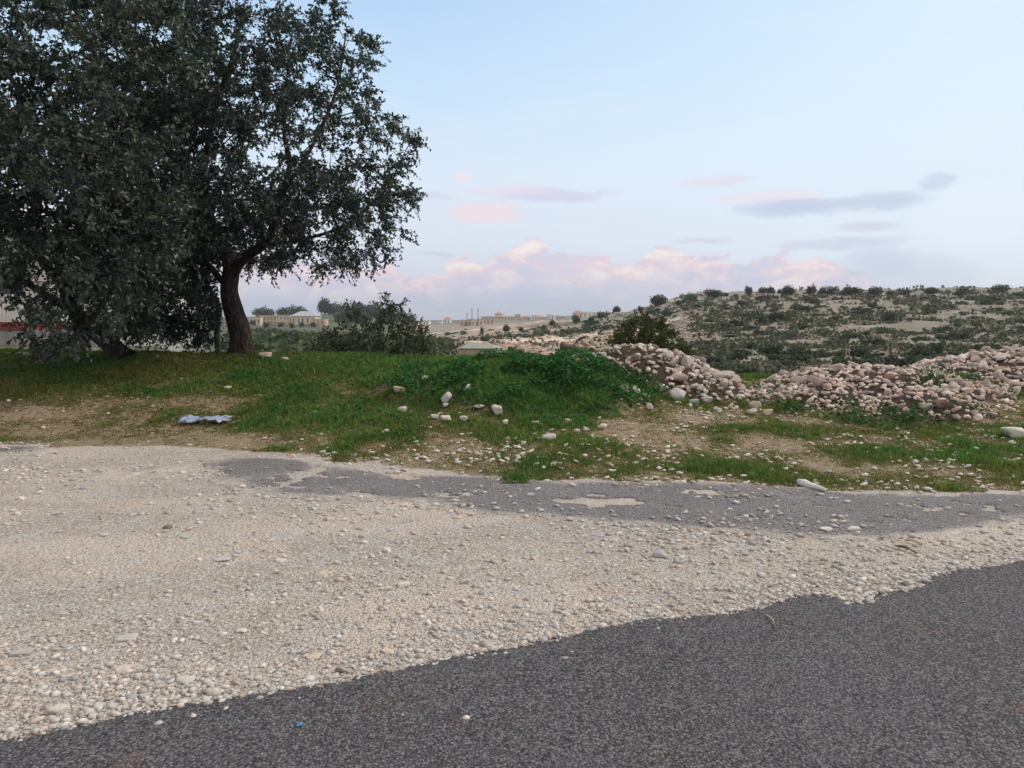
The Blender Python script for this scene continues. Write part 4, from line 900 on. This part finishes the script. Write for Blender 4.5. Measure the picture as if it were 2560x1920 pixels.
# fallen leaves under the trees (stuff)
n = 5200; y = rng.uniform(10.5, 17.5, n); c = rng.uniform(-20, 330, n); x = (c-CX)/F*y; k = rng.random(n) < .25+.9*sst(.45, .62, fbm(x*.8, y*.8, 3, 46)); x, y = x[k], y[k]; n = len(x)
P = np.stack([x, y, H(x, y)+.04*rng.random(n)], -1); D = rng.normal(size=(n, 3)); D[:, 2] *= .2; N = rng.normal(size=(n, 3))*.3; N[:, 2] += 1; sz = rng.uniform(.03, .07, n)
V, Fc, K = leaf_mesh(P, D, N, sz, sz*.35, np.where(rng.random((n, 1)) < .5, [[.20,.11,.06]], [[.32,.24,.16]]))
tag(obj('fallen_leaves', mesh_np('fallen_leaves', V, [Fc], K), M_GRASS), 'brown fallen leaves littering the grass beneath the trees', 'leaves', kind='stuff')

del V, Fc, K; gc.collect()
# ------------------------------------------------------------------ rubble heaps
rs = np.random.default_rng(5); RV = []
def angular(r_, planes=8):
    v = rock_shape(3, r_, planes, .0, r_.uniform(.6, .9)); k = r_.uniform(0, 50)
    n_ = np.stack([fbm(v[:, 0]*2.5+k+i*7, v[:, 1]*2.5+v[:, 2]*3.1+k, 4, i)-.5 for i in range(3)], -1); return v+n_*.12
for i in range(14):
    me = mesh_np('rubble_stone', angular(rs), [ICO[3][1]]); me.materials.append(M_RUB); RV.append(me)
def pile_id(x, y): return np.where(x < 4.35, 0, np.where(x < 8.6, 1, 2))
n = 60000; y = rs.uniform(10.5, 18.3, n); x = rs.uniform(.8, 14.5, n); ph = pile_h(x, y); k = (ph > .05); x, y, ph = x[k], y[k], ph[k]
sel = []; cells = {}
def try_place(x, y, s, gap):
    cx, cy = int(x/.4), int(y/.4)
    for a in (-1, 0, 1):
        for b_ in (-1, 0, 1):
            for (qx, qy, qs) in cells.get((cx+a, cy+b_), ()):
                if (qx-x)**2+(qy-y)**2 < (gap*(qs+s))**2: return False
    cells.setdefault((cx, cy), []).append((x, y, s)); return True
big = []
for i in range(len(x)):
    if len(big) >= 900: break
    s = .04+.10*rs.random()**3.2; s *= (1.1 if x[i] < 4.3 else 1.)
    if x[i] < 2.2 and rs.random() < .5: continue
    if try_place(x[i], y[i], s, .72): big.append((x[i], y[i], s))
vis = sorted(big, key=lambda q: -q[2]/q[1]*(1 if q[1] < 15.6 else .5))
PN = ['angular grey-pink stone in the rubble heap beside the green mound', 'angular pinkish stone in the wide rubble heap right of the dark gap', 'pinkish stone in the rubble heap at the right edge of the photo']
PG = ['stones of the heap beside the mound', 'stones of the wide middle heap', 'stones of the right-edge heap']
for q in vis[:275]:
    o = bpy.data.objects.new('rubble_stone', RV[rs.integers(0, 14)]); C.objects.link(o); s = q[2]
    o.location = (q[0], q[1], h(q[0], q[1])+s*.30); o.scale = (s*rs.uniform(.85, 1.2), s*rs.uniform(.8, 1.1), s*rs.uniform(.85, 1.15)); o.rotation_euler = (rs.uniform(-.5, .5), rs.uniform(-.5, .5), rs.uniform(0, 6.28))
    pi_ = int(pile_id(q[0], q[1])); tag(o, PN[pi_], 'stone', PG[pi_])
rest = np.array(vis[275:]); n = 10000; x = rs.uniform(.8, 14.5, n); y = rs.uniform(10.4, 18.2, n); ph = pile_h(x, y); k = (ph > .02) & ~((x < 2.3) & (rs.random(n) < .5)); x, y = x[k], y[k]; s = .022+.05*rs.random(len(x))**2
x = np.concatenate([x, rest[:, 0]]); y = np.concatenate([y, rest[:, 1]]); s = np.concatenate([s, rest[:, 2]])
# stones rolled off round the foot
n = 1500; xa = rs.uniform(1.2, 10, n); ya = rs.uniform(9.8, 14.5, n); d_ = fbm(xa*.8, ya*.8, 2, 48); k = (pile_h(xa, ya+.9) > .1) & (pile_h(xa, ya) < .05) & (d_ > .45); xa, ya = xa[k], ya[k]; x = np.concatenate([x, xa]); y = np.concatenate([y, ya]); s = np.concatenate([s, .02+.045*rs.random(len(xa))**2])
cr = rs.random((len(x), 1)); leftp = (x < 4.35)[:, None]
cc = np.where(cr < .5, np.where(leftp, [[.54,.46,.42]], [[.59,.46,.40]]), np.where(cr < .85, [[.66,.58,.53]], [[.42,.29,.23]]))*rs.uniform(.7, 1.1, (len(x), 1))
V, Fc, K = rock_field(np.stack([x, y, H(x, y)+s*.35], -1), s, cc, 2, 14, 49, .75, 10)
tag(obj('rubble', mesh_np('rubble', V, [Fc], K), M_RUBS), 'smaller broken stones filling the rubble heaps', 'rubble', kind='stuff')

# ------------------------------------------------------------------ single stones
def stone(px, row, wpx, hr, m, label, seed, lvl=3, tilt=0., name='stone', cat='stone', planes=11, lift=.3, wide=1., dmin=0):
    p = at(px, row+wpx*hr*.35, dmin, 17.6); s = wpx*p.y/F/2.1; r_ = np.random.default_rng(seed); sh = rock_shape(lvl, r_, 7, .0, 1.)
    sh = sh/np.abs(sh).max(0); sh = sh + .16*np.stack([fbm(sh[:, 0]*2.2+seed, sh[:, 1]*2.2+sh[:, 2]*2.9, 4, i)-.5 for i in range(3)], -1)
    sh = sh*np.array([s*wide, s*.8, s*hr])
    o = obj(name, mesh_np(name, sh, [ICO[lvl][1]]), m); z = h(p.x, p.y)+float(on_old(np.array([p.x]), np.array([p.y]))[0])*.02
    o.location = (p.x, p.y, z+s*hr*lift+(.035 if p.y > 9.5 and float(pile_h(p.x, p.y)) < .03 else 0)); o.rotation_euler = (0, tilt, (seed*.37 % .5)-.25)
    return tag(o, label, cat)
ST = [
 (399,391,13,.65,M_TAN,'rounded tan stone on the left slope of the mound'),(446,398,13,1.1,M_GREY,'tall craggy grey stone standing on the front of the mound'),(467,390,12,.7,M_WHITE,'slanting white stone up right of the craggy grey stone'),
 (402,411,12,.75,M_WHITE,'chunky white stone straight below the rounded tan stone'),(435,418,10,.5,M_WHITE,'flat white stone, left one of a touching pair below the craggy stone'),(446,420,12,.5,M_WHITE,'flat white stone, right one of a touching pair below the craggy stone'),
 (464,420,9,.7,M_WHITE,'small white block right of the touching pair'),(498,411,15,.8,M_WHITE,'rough white stone in the weeds at the foot of the mound'),(505,424,7,.9,M_WHITE,'bright white cube-like stone below the rough white one'),
 (479,408,13,.3,M_WHITE,'thin flat white stone in the grass left of the rough white one'),(535,424,12,.35,M_WHITE,'flat whitish stone at the left of the bright green tuft'),(550,436,18,.42,M_GREY,'long low grey stone at the foot of the bright green tuft'),
 (586,431,8,.6,M_WHITE,'white stone, right one of three at the mound foot, farthest back'),(577,433,7,.6,M_WHITE,'white stone, left one of three at the mound foot'),(583,439,9,.4,M_WHITE,'flat white stone, nearest one of three at the mound foot'),
 (603,428,12,.5,M_PINK,'pinkish wedge stone where the mound meets the bare patch'),(568,423,8,.8,M_TAN,'small tan stone behind the bright green tuft'),(386,433,10,.6,M_WHITE,'oval white stone in thin grass left of the mound'),
 (524,443,6,1.2,M_WHITE,'narrow upright pale stone in the thin grass'),(425,379,10,.4,M_WHITE,'flat whitish stone high on the mound above the craggy one'),(649,408,9,.9,M_PINK,'pinkish block at the foot of the grey rubble heap'),
 (445,407,8,.5,M_WHITE,'small white stone directly under the craggy grey stone'),(266,355,19,.55,M_TAN,'broad tan-grey rock at the foot of the big tree'),(285,360,9,.5,M_PINK,'pinkish flat rock to the right of the rock at the tree foot'),
 (315,414,8,.7,M_WHITE,'single cream stone in the lush grass left of the mound'),(228,389,8,.5,M_PINK,'pinkish stone in the grass below the big trunk'),(678,395,18,.95,M_GREY,'largest grey boulder at the foot of the grey rubble heap'),
 (707,401,13,.85,M_WHITE,'bright white boulder at the foot of the grey rubble heap'),(694,403,11,.7,M_GREY,'rounded grey stone between the large boulder and the white one'),(705,391,9,.8,M_WHITE,'squarish white stone resting above the bright white boulder'),
 (625,390,11,.8,M_WHITE,'whitish rough stone on the left flank of the grey heap, left of a pair'),(636,392,11,.8,M_WHITE,'whitish rough stone on the left flank of the grey heap, right of a pair'),(755,405,15,.7,M_TAN,'tan boulder in the gap between the two heaps'),
 (767,413,12,.6,M_PINK,'pale pink stone low in the gap, right of the tan boulder'),(752,413,10,.6,M_WHITE,'pale stone just below the tan boulder in the gap'),(640,371,7,.9,M_WHITE,'small bright cube-shaped stone high in the grey heap'),
 (677,375,11,.8,M_TAN,'orange-tan stone in the middle of the grey heap'),(668,353,11,.8,M_WHITE,'pale stone on the crest of the grey heap'),(590,355,13,.75,M_GREY,'grey boulder right of the dark log'),(602,354,13,.8,M_GREY,'second grey boulder from the dark log, on the brow'),
 (598,361,11,.9,M_GREY,'upright grey stone at the right end of the long slab'),(570,344,9,.6,M_SLAB,'bluish stone lying on top of the dark log'),(515,345,9,.6,M_SLAB,'bluish stone on the brow above the shorter dark log'),
 (554,351,9,.45,M_WHITE,'small white-blue stone on the brow between the two logs'),(503,353,8,.45,M_WHITE,'small white-blue stone on the brow next to the beige block'),(1015,433,24,.5,M_WHITE,'large pale rock cut off by the right edge of the photo'),
 (1014,391,15,.8,M_PINK,'rounded pink boulder near the right edge, in front of the last heap'),(966,391,13,.6,M_PINK,'flat pink stone at the left foot of the right-edge heap'),
 (169,527,11,.4,M_DARK,'dark grey stone on the dusty gravel at left'),(183,536,20,.16,M_GREY,'wide flat grey stone sunk in the gravel beside the dark one'),(105,535,9,.5,M_GREY,'small grey stone in the dusty gravel at far left'),
 (222,560,21,.14,M_GREY,'long flat pale stone flush with the gravel, left of centre'),(280,561,13,.35,M_WHITE,'pale flat stone in the middle of the gravel, left of the white cube'),(387,549,10,.8,M_WHITE,'white cube-like stone standing out on the gravel'),
 (400,565,8,.4,M_SLAB,'small bluish stone just below the white cube on the gravel'),(323,573,19,.2,M_TAN,'flat tan stone set in the gravel'),(403,585,15,.4,M_WHITE,'smooth pale stone in the middle of the gravel'),(466,581,12,.6,M_WHITE,'white chunky stone right of the smooth pale one'),
 (126,637,22,.25,M_GREY,'pale grey stone cluster member in the gravel at left, nearest the road edge third'),(241,631,13,.4,M_WHITE,'upright pale stone in the left gravel'),(314,657,18,.22,M_TAN,'flat brownish stone close to the asphalt edge'),(388,651,17,.2,M_TAN,'flat sandy stone right at the asphalt edge'),
 (340,671,10,.7,M_DARK,'dark asphalt lump touching the road edge'),(22,652,24,.25,M_GREY,'broad grey stone at the left border of the gravel'),(58,708,24,.4,M_WHITE,'largest pale stone near the bottom left road edge'),(185,679,22,.3,M_WHITE,'long pale stone in the pebbles near the lower road edge'),
 (485,651,9,.8,M_GREY,'rounded grey pebble by the asphalt at the centre'),(125,669,24,.12,M_PINK,'pinkish flat stone sunk in the gravel at lower left'),(176,657,10,.5,M_WHITE,'roundish pale stone in lower left gravel'),
 (660,553,16,.6,M_SLAB,'bluish white stone, biggest on the right part of the gravel'),(678,548,10,.5,M_GREY,'grey stone beside the bluish white one'),(826,531,15,.2,M_WHITE,'flat white stone on the worn asphalt, left of two'),(855,531,17,.2,M_WHITE,'flat white stone on the worn asphalt, right of two'),
 (723,614,15,.4,M_PINK,'pinkish slab stone at the asphalt edge right of centre'),(711,615,10,.5,M_PINK,'small pink stone left of the slab at the asphalt edge'),(730,512,6,.7,M_WHITE,'small white stone alone on the worn asphalt strip'),
 (578,558,5,.7,M_WHITE,'tiny white stone in the centre right gravel'),(905,584,13,.35,M_DARK,'dark mossy lump at the edge of the fresh asphalt'),(746,554,10,.35,M_GREY,'flat grey stone in the gravel on the right'),(697,449,9,.35,M_WHITE,'white sliver of stone in the grass right of the bare patch')]
for i, a in enumerate(ST): stone(*a, seed=300+i, tilt=(-.5 if i == 2 else 0))
# long slab and logs on the brow
p = at(580, 364, 0, 17.); mb = MB(); L = 34*p.y/F; 
sh = rock_shape(3, np.random.default_rng(77), 8, .01, 1.); sh /= np.abs(sh).max(0); sh = np.sign(sh)*np.abs(sh)**.7; sh *= np.array([L*.5, .30, .055]); sh[:, 2] += .035*np.round(sh[:, 1]*5)/2
o = obj('stone_slab', mesh_np('stone_slab', sh, [ICO[3][1]]), M_SLAB); o.location = (p.x, p.y-.1, max(p.z+.10, CAMH-(361-HR)/F*(p.y-.1)-.02)); o.rotation_euler = (.22, .03, 0); tag(o, 'long bluish-grey layered slab lying on the brow beside the mound', 'slab')
def log(px0, r0, px1, r1, rad, label):
    a = at((px0+px1)/2, max(r0, r1)+2, 0, 17.3); y = a.y; A_ = Vector(P3(px0, r0, y)); B_ = Vector(P3(px1, r1, y)); c = (A_+B_)/2; mb = MB()
    pts = [A_+(B_-A_)*k/7+Vector((0, .03*math.sin(k*1.7), .015*math.sin(k*2.3))) for k in range(8)]; mb.tube([q-c for q in pts], [rad*(.85+.25*math.sin(k*1.9+1)) for k in range(8)], 12)
    o = mb.build('log', M_LOG, smooth=True); o.location = c; g = h(c.x, c.y); o.location.z = max(min(c.z, g+rad*1.2+.10), g+rad*1.1+.04); return tag(o, label, 'log')
log(562,350,588,354,.09,'longer dark brown log on the brow above the slab'); log(510,350,522,352,.07,'shorter dark brown log on the brow left of the slab')
# beige block with a weathered sloping top
y = 17.0; x0, x1 = P3(458, 0, y)[0], P3(497, 0, y)[0]; zt = P3(0, 348.5, y)[2]; zr = P3(0, 344.5, y)[2]; zb = h((x0+x1)/2, y)-.4
root = empty('concrete_tank', ((x0+x1)/2, y+.6, zb), 'low beige concrete tank with grey sloping top behind the mound', 'tank'); c0 = Vector(((x0+x1)/2, y+.6, zb))
mb = MB(); mb.box(x0-c0.x, x1-c0.x, -.6, .6, 0, zt-zb); mb.build('wall', M_BEIGE, root)
mb = MB(); t0 = zt-zb+.003; mb.add([(x0-c0.x-.03,-.65,t0),(x1-c0.x+.03,-.65,t0),(x1-c0.x+.03,.65,t0),(x0-c0.x-.03,.65,t0),(x0-c0.x+.2,-.1,zr-zb),(x1-c0.x-.2,-.1,zr-zb),(x1-c0.x-.2,.3,zr-zb),(x0-c0.x+.2,.3,zr-zb)], [(0,3,2,1),(4,5,6,7),(0,1,5,4),(1,2,6,5),(2,3,7,6),(3,0,4,7)]); mb.build('lid', M_LID, root)

# ------------------------------------------------------------------ litter and sticks
p = at(206, 424); n = 26; V = []
for i in range(n):
    for j in range(9):
        u = i/(n-1)-.5; v = j/8-.5; ww = .5+.5*abs(math.sin(u*5.2)); V.append((u*.70+.03*math.sin(j*2.1+i), v*.30*ww*(1+.3*math.sin(i*1.3)), .012+.05*fbm(np.array(i*.5), np.array(j*.6), 3, 91)+.03*abs(math.sin(u*6.5+1.2))*(1-abs(v))))
o = obj('plastic_sheet', mesh_np('plastic_sheet', np.array(V), [grid_faces(n, 9)[:, ::-1]], None, True), M_FOIL); o.location = (p.x, p.y, p.z+.03); o.rotation_euler = (.12, 0, .03); md = o.modifiers.new('s', 'SOLIDIFY'); md.thickness = .004
tag(o, 'crumpled blue-white plastic sheet lying at the edge of the grass', 'litter')
a, b_ = at(799, 486), at(825, 494); mb = MB(); c = (a+b_)/2; pts = [(a-c)*(1-k/5)+(b_-c)*(k/5)+Vector((0,0,.035)) for k in range(6)]; mb.tube(pts, [.030,.040,.030,.024,.022,.016], 10)
o = mb.build('bleached_stick', M_STICK, smooth=True); o.location = c; tag(o, 'thick bleached white stick lying where grass meets worn asphalt', 'stick')
p = at(299, 732); mb = MB(); mb.box(-.008,.008,-.005,.005,0,.004); mb.box(.002,.012,-.003,.008,.003,.006); o = mb.build('plastic_scrap', M_BLUE); o.location = (p.x, p.y, p.z+.022); o.rotation_euler = (0,0,.5); tag(o, 'tiny bright blue plastic scrap on the fresh asphalt', 'litter')
a, b_ = at(766, 620), at(776, 634); c = (a+b_)/2; mb = MB(); mb.tube([a-c, Vector((.01, 0, .008)), b_-c], [.003,.004,.002], 5); o = mb.build('straw', M_STRAW); o.location = c+Vector((0,0,.026)); tag(o, 'short curved dry straw on the fresh asphalt', 'straw')
for (a0, a1, lb) in [((895,548),(918,556),'thin dark twig on the gravel by the end of the worn strip'),((905,543),(922,546),'shorter pale twig on the gravel at the far right')]:
    a, b_ = at(*a0), at(*a1); c = (a+b_)/2; mb = MB(); mb.tube([a-c, Vector((0,.02,.015)), b_-c], [.008,.01,.005], 6); o = mb.build('twig', M_LOG if a0[0] == 895 else M_STRAW, smooth=True); o.location = c+Vector((0,0,.012)); tag(o, lb, 'twig')
a, b_ = at(612, 365), at(632, 380); c = (a+b_)/2; mb = MB(); mb.tube([a-c+Vector((0,0,.10)), Vector((0,0,.10)), b_-c+Vector((0,0,.06))], [.012,.014,.008], 6); o = mb.build('branch', M_STRAW, smooth=True); o.location = c; tag(o, 'thin pale dead branch lying down the left flank of the grey heap', 'branch')
p = at(577, 373); mb = MB()
for k in range(6):
    an = k*1.05; mb.add([(0,0,0),(.03*math.cos(an-.3),.03*math.sin(an-.3),.01),(.045*math.cos(an),.045*math.sin(an),.0),(.03*math.cos(an+.3),.03*math.sin(an+.3),.01)], [(0,1,2,3)])
root = empty('flower', (p.x, p.y, p.z), 'single yellow flower near the top of the mound', 'flower'); f_ = mb.build('petals', M_YEL, root); f_.location = (0, -.03, .2); f_.rotation_euler = (.9, 0, 0)
mb = MB(); mb.tube([(0,0,-.02),(0,-.02,.1),(0,-.03,.2)], .004, 5); mb.build('stem', M_GRASS, root)

# ------------------------------------------------------------------ wooden frames on the hillside
FR = [(727,339,355,6,1),(760,362,377,10,.8),(802,363,377,13,.8),(846,342,359,11,.8),(888,340,355,14,.8),(990,333,349,6,.9),(947,352,365,15,.7),(967,311,326,8,.7),(898,316,326,16,.8),(812,335,348,13,.75),(814,318,329,6,.7),(741,309,315,20,.8),(803,311,318,17,.7),(846,308,316,16,.6),(890,309,317,20,.6),(956,305,314,19,.8),(752,317,326,5,.7),(716,333,341,16,.7),(860,317,326,6,.6),(875,331,339,14,.6)]
for (px, r0, r1, rw_, hs) in FR:
    p = at(px, r1, 45); y = p.y; hh = (r1-r0)*y/F; wd = rw_*y/F; th = .45*y/F
    root = empty('wooden_frame', (p.x, p.y, p.z), 'thin pale wooden post and rail frame standing among the scrub of the hillside', 'frame', 'post and rail frames on the hillside')
    mb = MB(); mb.tube([(0,0,-.3),(0.01,0,hh*.5),(0,0,hh)], th*.5, 6); mb.build('post', M_WOOD, root)
    x1_ = wd*.3; z1 = h(p.x+x1_, p.y)-p.z-.3
    mb = MB(); mb.tube([(x1_,0,z1),(x1_,0,hh*hs)], th*.42, 6); mb.build('post', M_WOODG, root)
    mb = MB(); mb.tube([(x1_,0,hh*hs-.03),(x1_+wd,0.05,hh*hs+.01)], th*.4, 6); mb.build('rail', M_WOODG, root)

# ------------------------------------------------------------------ buildings
def house(px, row, wpx, hpx, dep, wallm, label, roof='flat', nwin=3, storeys=1, group=None, dmin=100, arches=False, rz=0., roofm=None):
    p = at(px, row, dmin); k = p.y/F; w_, hh, d = wpx*k, hpx*k, dep
    root = empty('house', (p.x, p.y+d/2, p.z-.3), label, 'house', group, rz)
    mb = MB(); mb.box(-w_/2, w_/2, -d/2, d/2, -2, hh); mb.build('wall', wallm, root)
    if roof == 'flat':
        mb = MB(); e = .25; mb.box(-w_/2-e, w_/2+e, -d/2-e, d/2+e, hh+.003, hh+.35); mb.build('roof', M_PARA, root)
    else:
        e = w_*.05; rh = hh*(.55 if roof == 'hip' else .4); mb = MB(); q = w_*.25
        mb.add([(-w_/2-e,-d/2-e,hh),(w_/2+e,-d/2-e,hh),(w_/2+e,d/2+e,hh),(-w_/2-e,d/2+e,hh),(-w_/2+q,0,hh+rh),(w_/2-q,0,hh+rh)], [(0,1,5,4),(1,2,5),(2,3,4,5),(3,0,4),(3,2,1,0)]); mb.build('roof', roofm or M_ROOFG, root)
    for s_ in range(storeys):
        for i in range(nwin):
            cx = -w_/2+w_*(i+.5)/nwin+random.uniform(-.1, .1)*w_/nwin; ww = w_/nwin*random.uniform(.10, .17); z0 = hh*(s_+.28)/storeys; z1 = hh*(s_+.75)/storeys
            if s_ == 0 and i == nwin//2: mb = MB(); mb.box(cx-ww, cx+ww, -d/2-.06, -d/2+.05, -.05, z1); mb.build('door', M_GLASS, root); continue
            mb = MB(); mb.box(cx-ww, cx+ww, -d/2-.06, -d/2+.05, z0, z1); wn = mb.build('window', M_GLASS, root)
            mb = MB(); mb.box(cx-ww*1.2, cx+ww*1.2, -d/2-.14, -d/2+.02, z0-.15, z0-.01); mb.build('sill', M_PARA, wn)
    return root
house(253,325,15,8,9,M_CREAM,'cream house nearest the big trunk, far across the valley', nwin=4, dmin=300)
house(268,325,17,9,9,M_PEACH,'peach two-storey house between the cream ones across the valley', nwin=5, storeys=2, dmin=300)
house(283,325,14,10,9,M_CREAM,'cream two-storey house in the middle of the far group', nwin=4, storeys=2, dmin=300)
house(303,325,24,9,12,M_CREAM,'wide cream house under a grey-blue pitched roof', roof='hip', nwin=5, dmin=300)
house(318,326,12,7,9,M_PEACH,'small pinkish house right of the grey-roofed one', nwin=3, dmin=300)
house(424,325,10,4,10,M_WALLW,'low white house at the foot of the wooded knoll', nwin=3, dmin=300)
house(412,326,12,3,10,M_PEACH,'low peach shed behind the straggly bush', nwin=2, dmin=300)
house(466,326,12,5,12,M_PEACH,'low peach house by the three thin poles', nwin=3, dmin=400)
house(477,326,12,6,12,M_CREAM,'low orange-cream house right of the three thin poles', nwin=3, dmin=400)
house(488,324,12,5,14,M_PEACH,'low pinkish building left of the domed one', nwin=3, dmin=500)
mb = MB(); a, b_ = at(247, 328, 250), at(300, 328, 250)
for (px, row, wpx, hpx, m_) in [(571,318,7,4,M_WALLW),(580,317,8,4,M_CREAM),(588,317,7,5,M_WALLW),(596,317,7,4,M_CREAM),(562,318,6,3,M_PEACH),(540,319,8,3,M_CREAM),(552,319,6,3,M_WALLW),(518,319,6,4,M_PEACH),(526,319,7,3,M_PEACH),(533,319,5,4,M_WALLW),(470,321,6,3,M_CREAM),(448,322,7,3,M_WALLW),(458,322,6,2.5,M_PEACH),(438,323,6,2.5,M_WALLW)]:
    house(px+random.uniform(-2, 2), row+.8, wpx*random.uniform(.7, 1.4), hpx*random.uniform(.7, 1.5), 14, m_, 'tiny pale house in the distant town on the skyline', nwin=2, group='houses of the distant town', dmin=900, roof=random.choice(['flat', 'flat', 'flat', 'flat', 'hip']), roofm=M_ROOFT)
# domed building
p = at(500, 319, 900); k = p.y/F; root = empty('domed_building', (p.x, p.y+15, p.z-1), 'distant pinkish building with a red domed roof on the skyline', 'building')
mb = MB(); mb.box(-19*k, 22*k, -9*k*.5, 9*k*.5, -4, 3.4*k); mb.build('wall', M_PEACH, root)
mb = MB()
for i in range(12): mb.box((-17.5+i*3.2)*k, (-16.3+i*3.2)*k, -4.5*k-.3, -4.5*k+.3, .8*k, 2.4*k)
mb.build('arcade', M_GLASS, root)
mb = MB(); mb.tube([(-1*k,0,3.4*k+.01),(-1*k,0,5.2*k)], 4.2*k, 20); mb.build('drum', M_WALLW, root)
mb = MB(); mb.tube([(-1*k,0,5.2*k+.01),(-1*k,0,5.8*k),(-1*k,0,6.6*k),(-1*k,0,7.4*k),(-1*k,0,7.9*k),(-1*k,0,9*k)], [5.4*k,4.6*k,3.4*k,1.9*k,.5*k,.15*k], 20); mb.build('dome', M_DOME, root, True)
# poles
for (px, r0, r1, lb) in [(467,313,326,'shortest of three thin poles by the peach house'),(472,308,326,'tallest, middle one of three thin poles by the peach house'),(478,308.5,326,'right one of three thin poles by the peach house'),(557,315,320,'tiny mast on the skyline left of the distant white houses')]:
    p = at(px, r1, 300); k = p.y/F; root = empty('utility_pole', p, lb, 'pole'); mb = MB(); hh = (r1-r0)*k; mb.tube([(0,0,-.5),(0,0,hh)], [.38*k,.28*k], 6); mb.build('pole', M_POLE, root)
    mb = MB(); mb.box(-1.2*k, 1.2*k, -.1*k, .1*k, hh*.9, hh*.9+.25*k); mb.build('crossarm', M_POLE, root)
p = at(393, 322, 300); k = p.y/F; root = empty('palm_tree', p, 'tall thin palm with a small flat head beside the wooded knoll', 'palm'); hh = 14.*k; mb = MB(); mb.tube([(0,0,-.5),(-.2*k,0,hh*.5),(-.5*k,0,hh)], [.8*k,.55*k,.5*k], 7); mb.build('trunk', M_POLE, root)
n = 500; d = unit(n); d[:, 2] = d[:, 2]*.35+.15; P0 = np.tile([[-.5*k, 0, hh]], (n, 1)); V, Fc, K = leaf_mesh(P0+d*.8*k, d, unit(n)+np.array([[0,0,1.]]), rng.uniform(1., 2.4, n)*k, np.full(n, .35*k), np.tile([[.05,.055,.04]], (n, 1))); obj('crown', mesh_np('crown', V, [Fc], K), M_SHRUB, root)

# white house half hidden behind the left trees
y = 25.5; x0, x1 = P3(-260, 0, y)[0], P3(108, 0, y)[0]; g = .55; c0 = Vector(((x0+x1)/2, y, g)); root = empty('white_house', c0, 'white house with a red porch band and railing, half hidden behind the left tree', 'house')
zr0, zr1 = P3(0, 330, y)[2]-g, P3(0, 322, y)[2]-g
a0, a1 = x0-c0.x, x1-c0.x
mb = MB(); mb.box(a0, a1, 0, 8, -.5, zr0-.002); mb.build('plinth', M_GREYW, root)
mb = MB(); mb.box(a0-.05, a0+ (P3(26,0,y)[0]-x0), -.06, 8, zr0, zr1); mb.build('porch_band', M_RED, root)
mb = MB(); mb.box(a0, a1, 2.2, 8.2, zr1+.003, 3.9); mb.build('wall', M_WALLW, root)
mb = MB(); mb.box(a0-.3, a1+.3, 1.0, 8.6, 3.903, 4.2); mb.build('roof', M_GREYW, root)
mb = MB(); xx = a0+.1
while xx < a1: mb.box(xx, xx+.05, .03, .08, zr1+.002, zr1+.85); xx += .15
mb.box(a0, a1, 0, .12, zr1+.852, zr1+.93); mb.build('railing', M_WALLW, root)
for xx in (a0+1, a0+4, a0+7, a0+10):
    mb = MB(); mb.box(xx, xx+1.1, 2.14, 2.24, zr1+.9, zr1+2.1); wn = mb.build('window', M_GLASS, root); mb = MB(); mb.box(xx-.1, xx+1.2, 2.08, 2.2, zr1+.8, zr1+.89); mb.build('sill', M_WALLW, wn)

# ------------------------------------------------------------------ haze
hz = MB(); hz.box(-10500, 10500, -90, 7300, -160, 120)
hm = bpy.data.materials.new('haze_air'); hm.use_nodes = True; T = NT(hm.node_tree); T.n.remove(T.n['Principled BSDF'])
pv = T.node('ShaderNodeVolumePrincipled'); pv.inputs['Color'].default_value = (.80, .86, .95, 1); pv.inputs['Density'].default_value = .00020; pv.inputs['Anisotropy'].default_value = .2
T.l.new(pv.outputs[0], T.n['Material Output'].inputs['Volume'])
tag(hz.build('haze', hm), 'thin pale blue air over the valley', 'haze', kind='stuff')
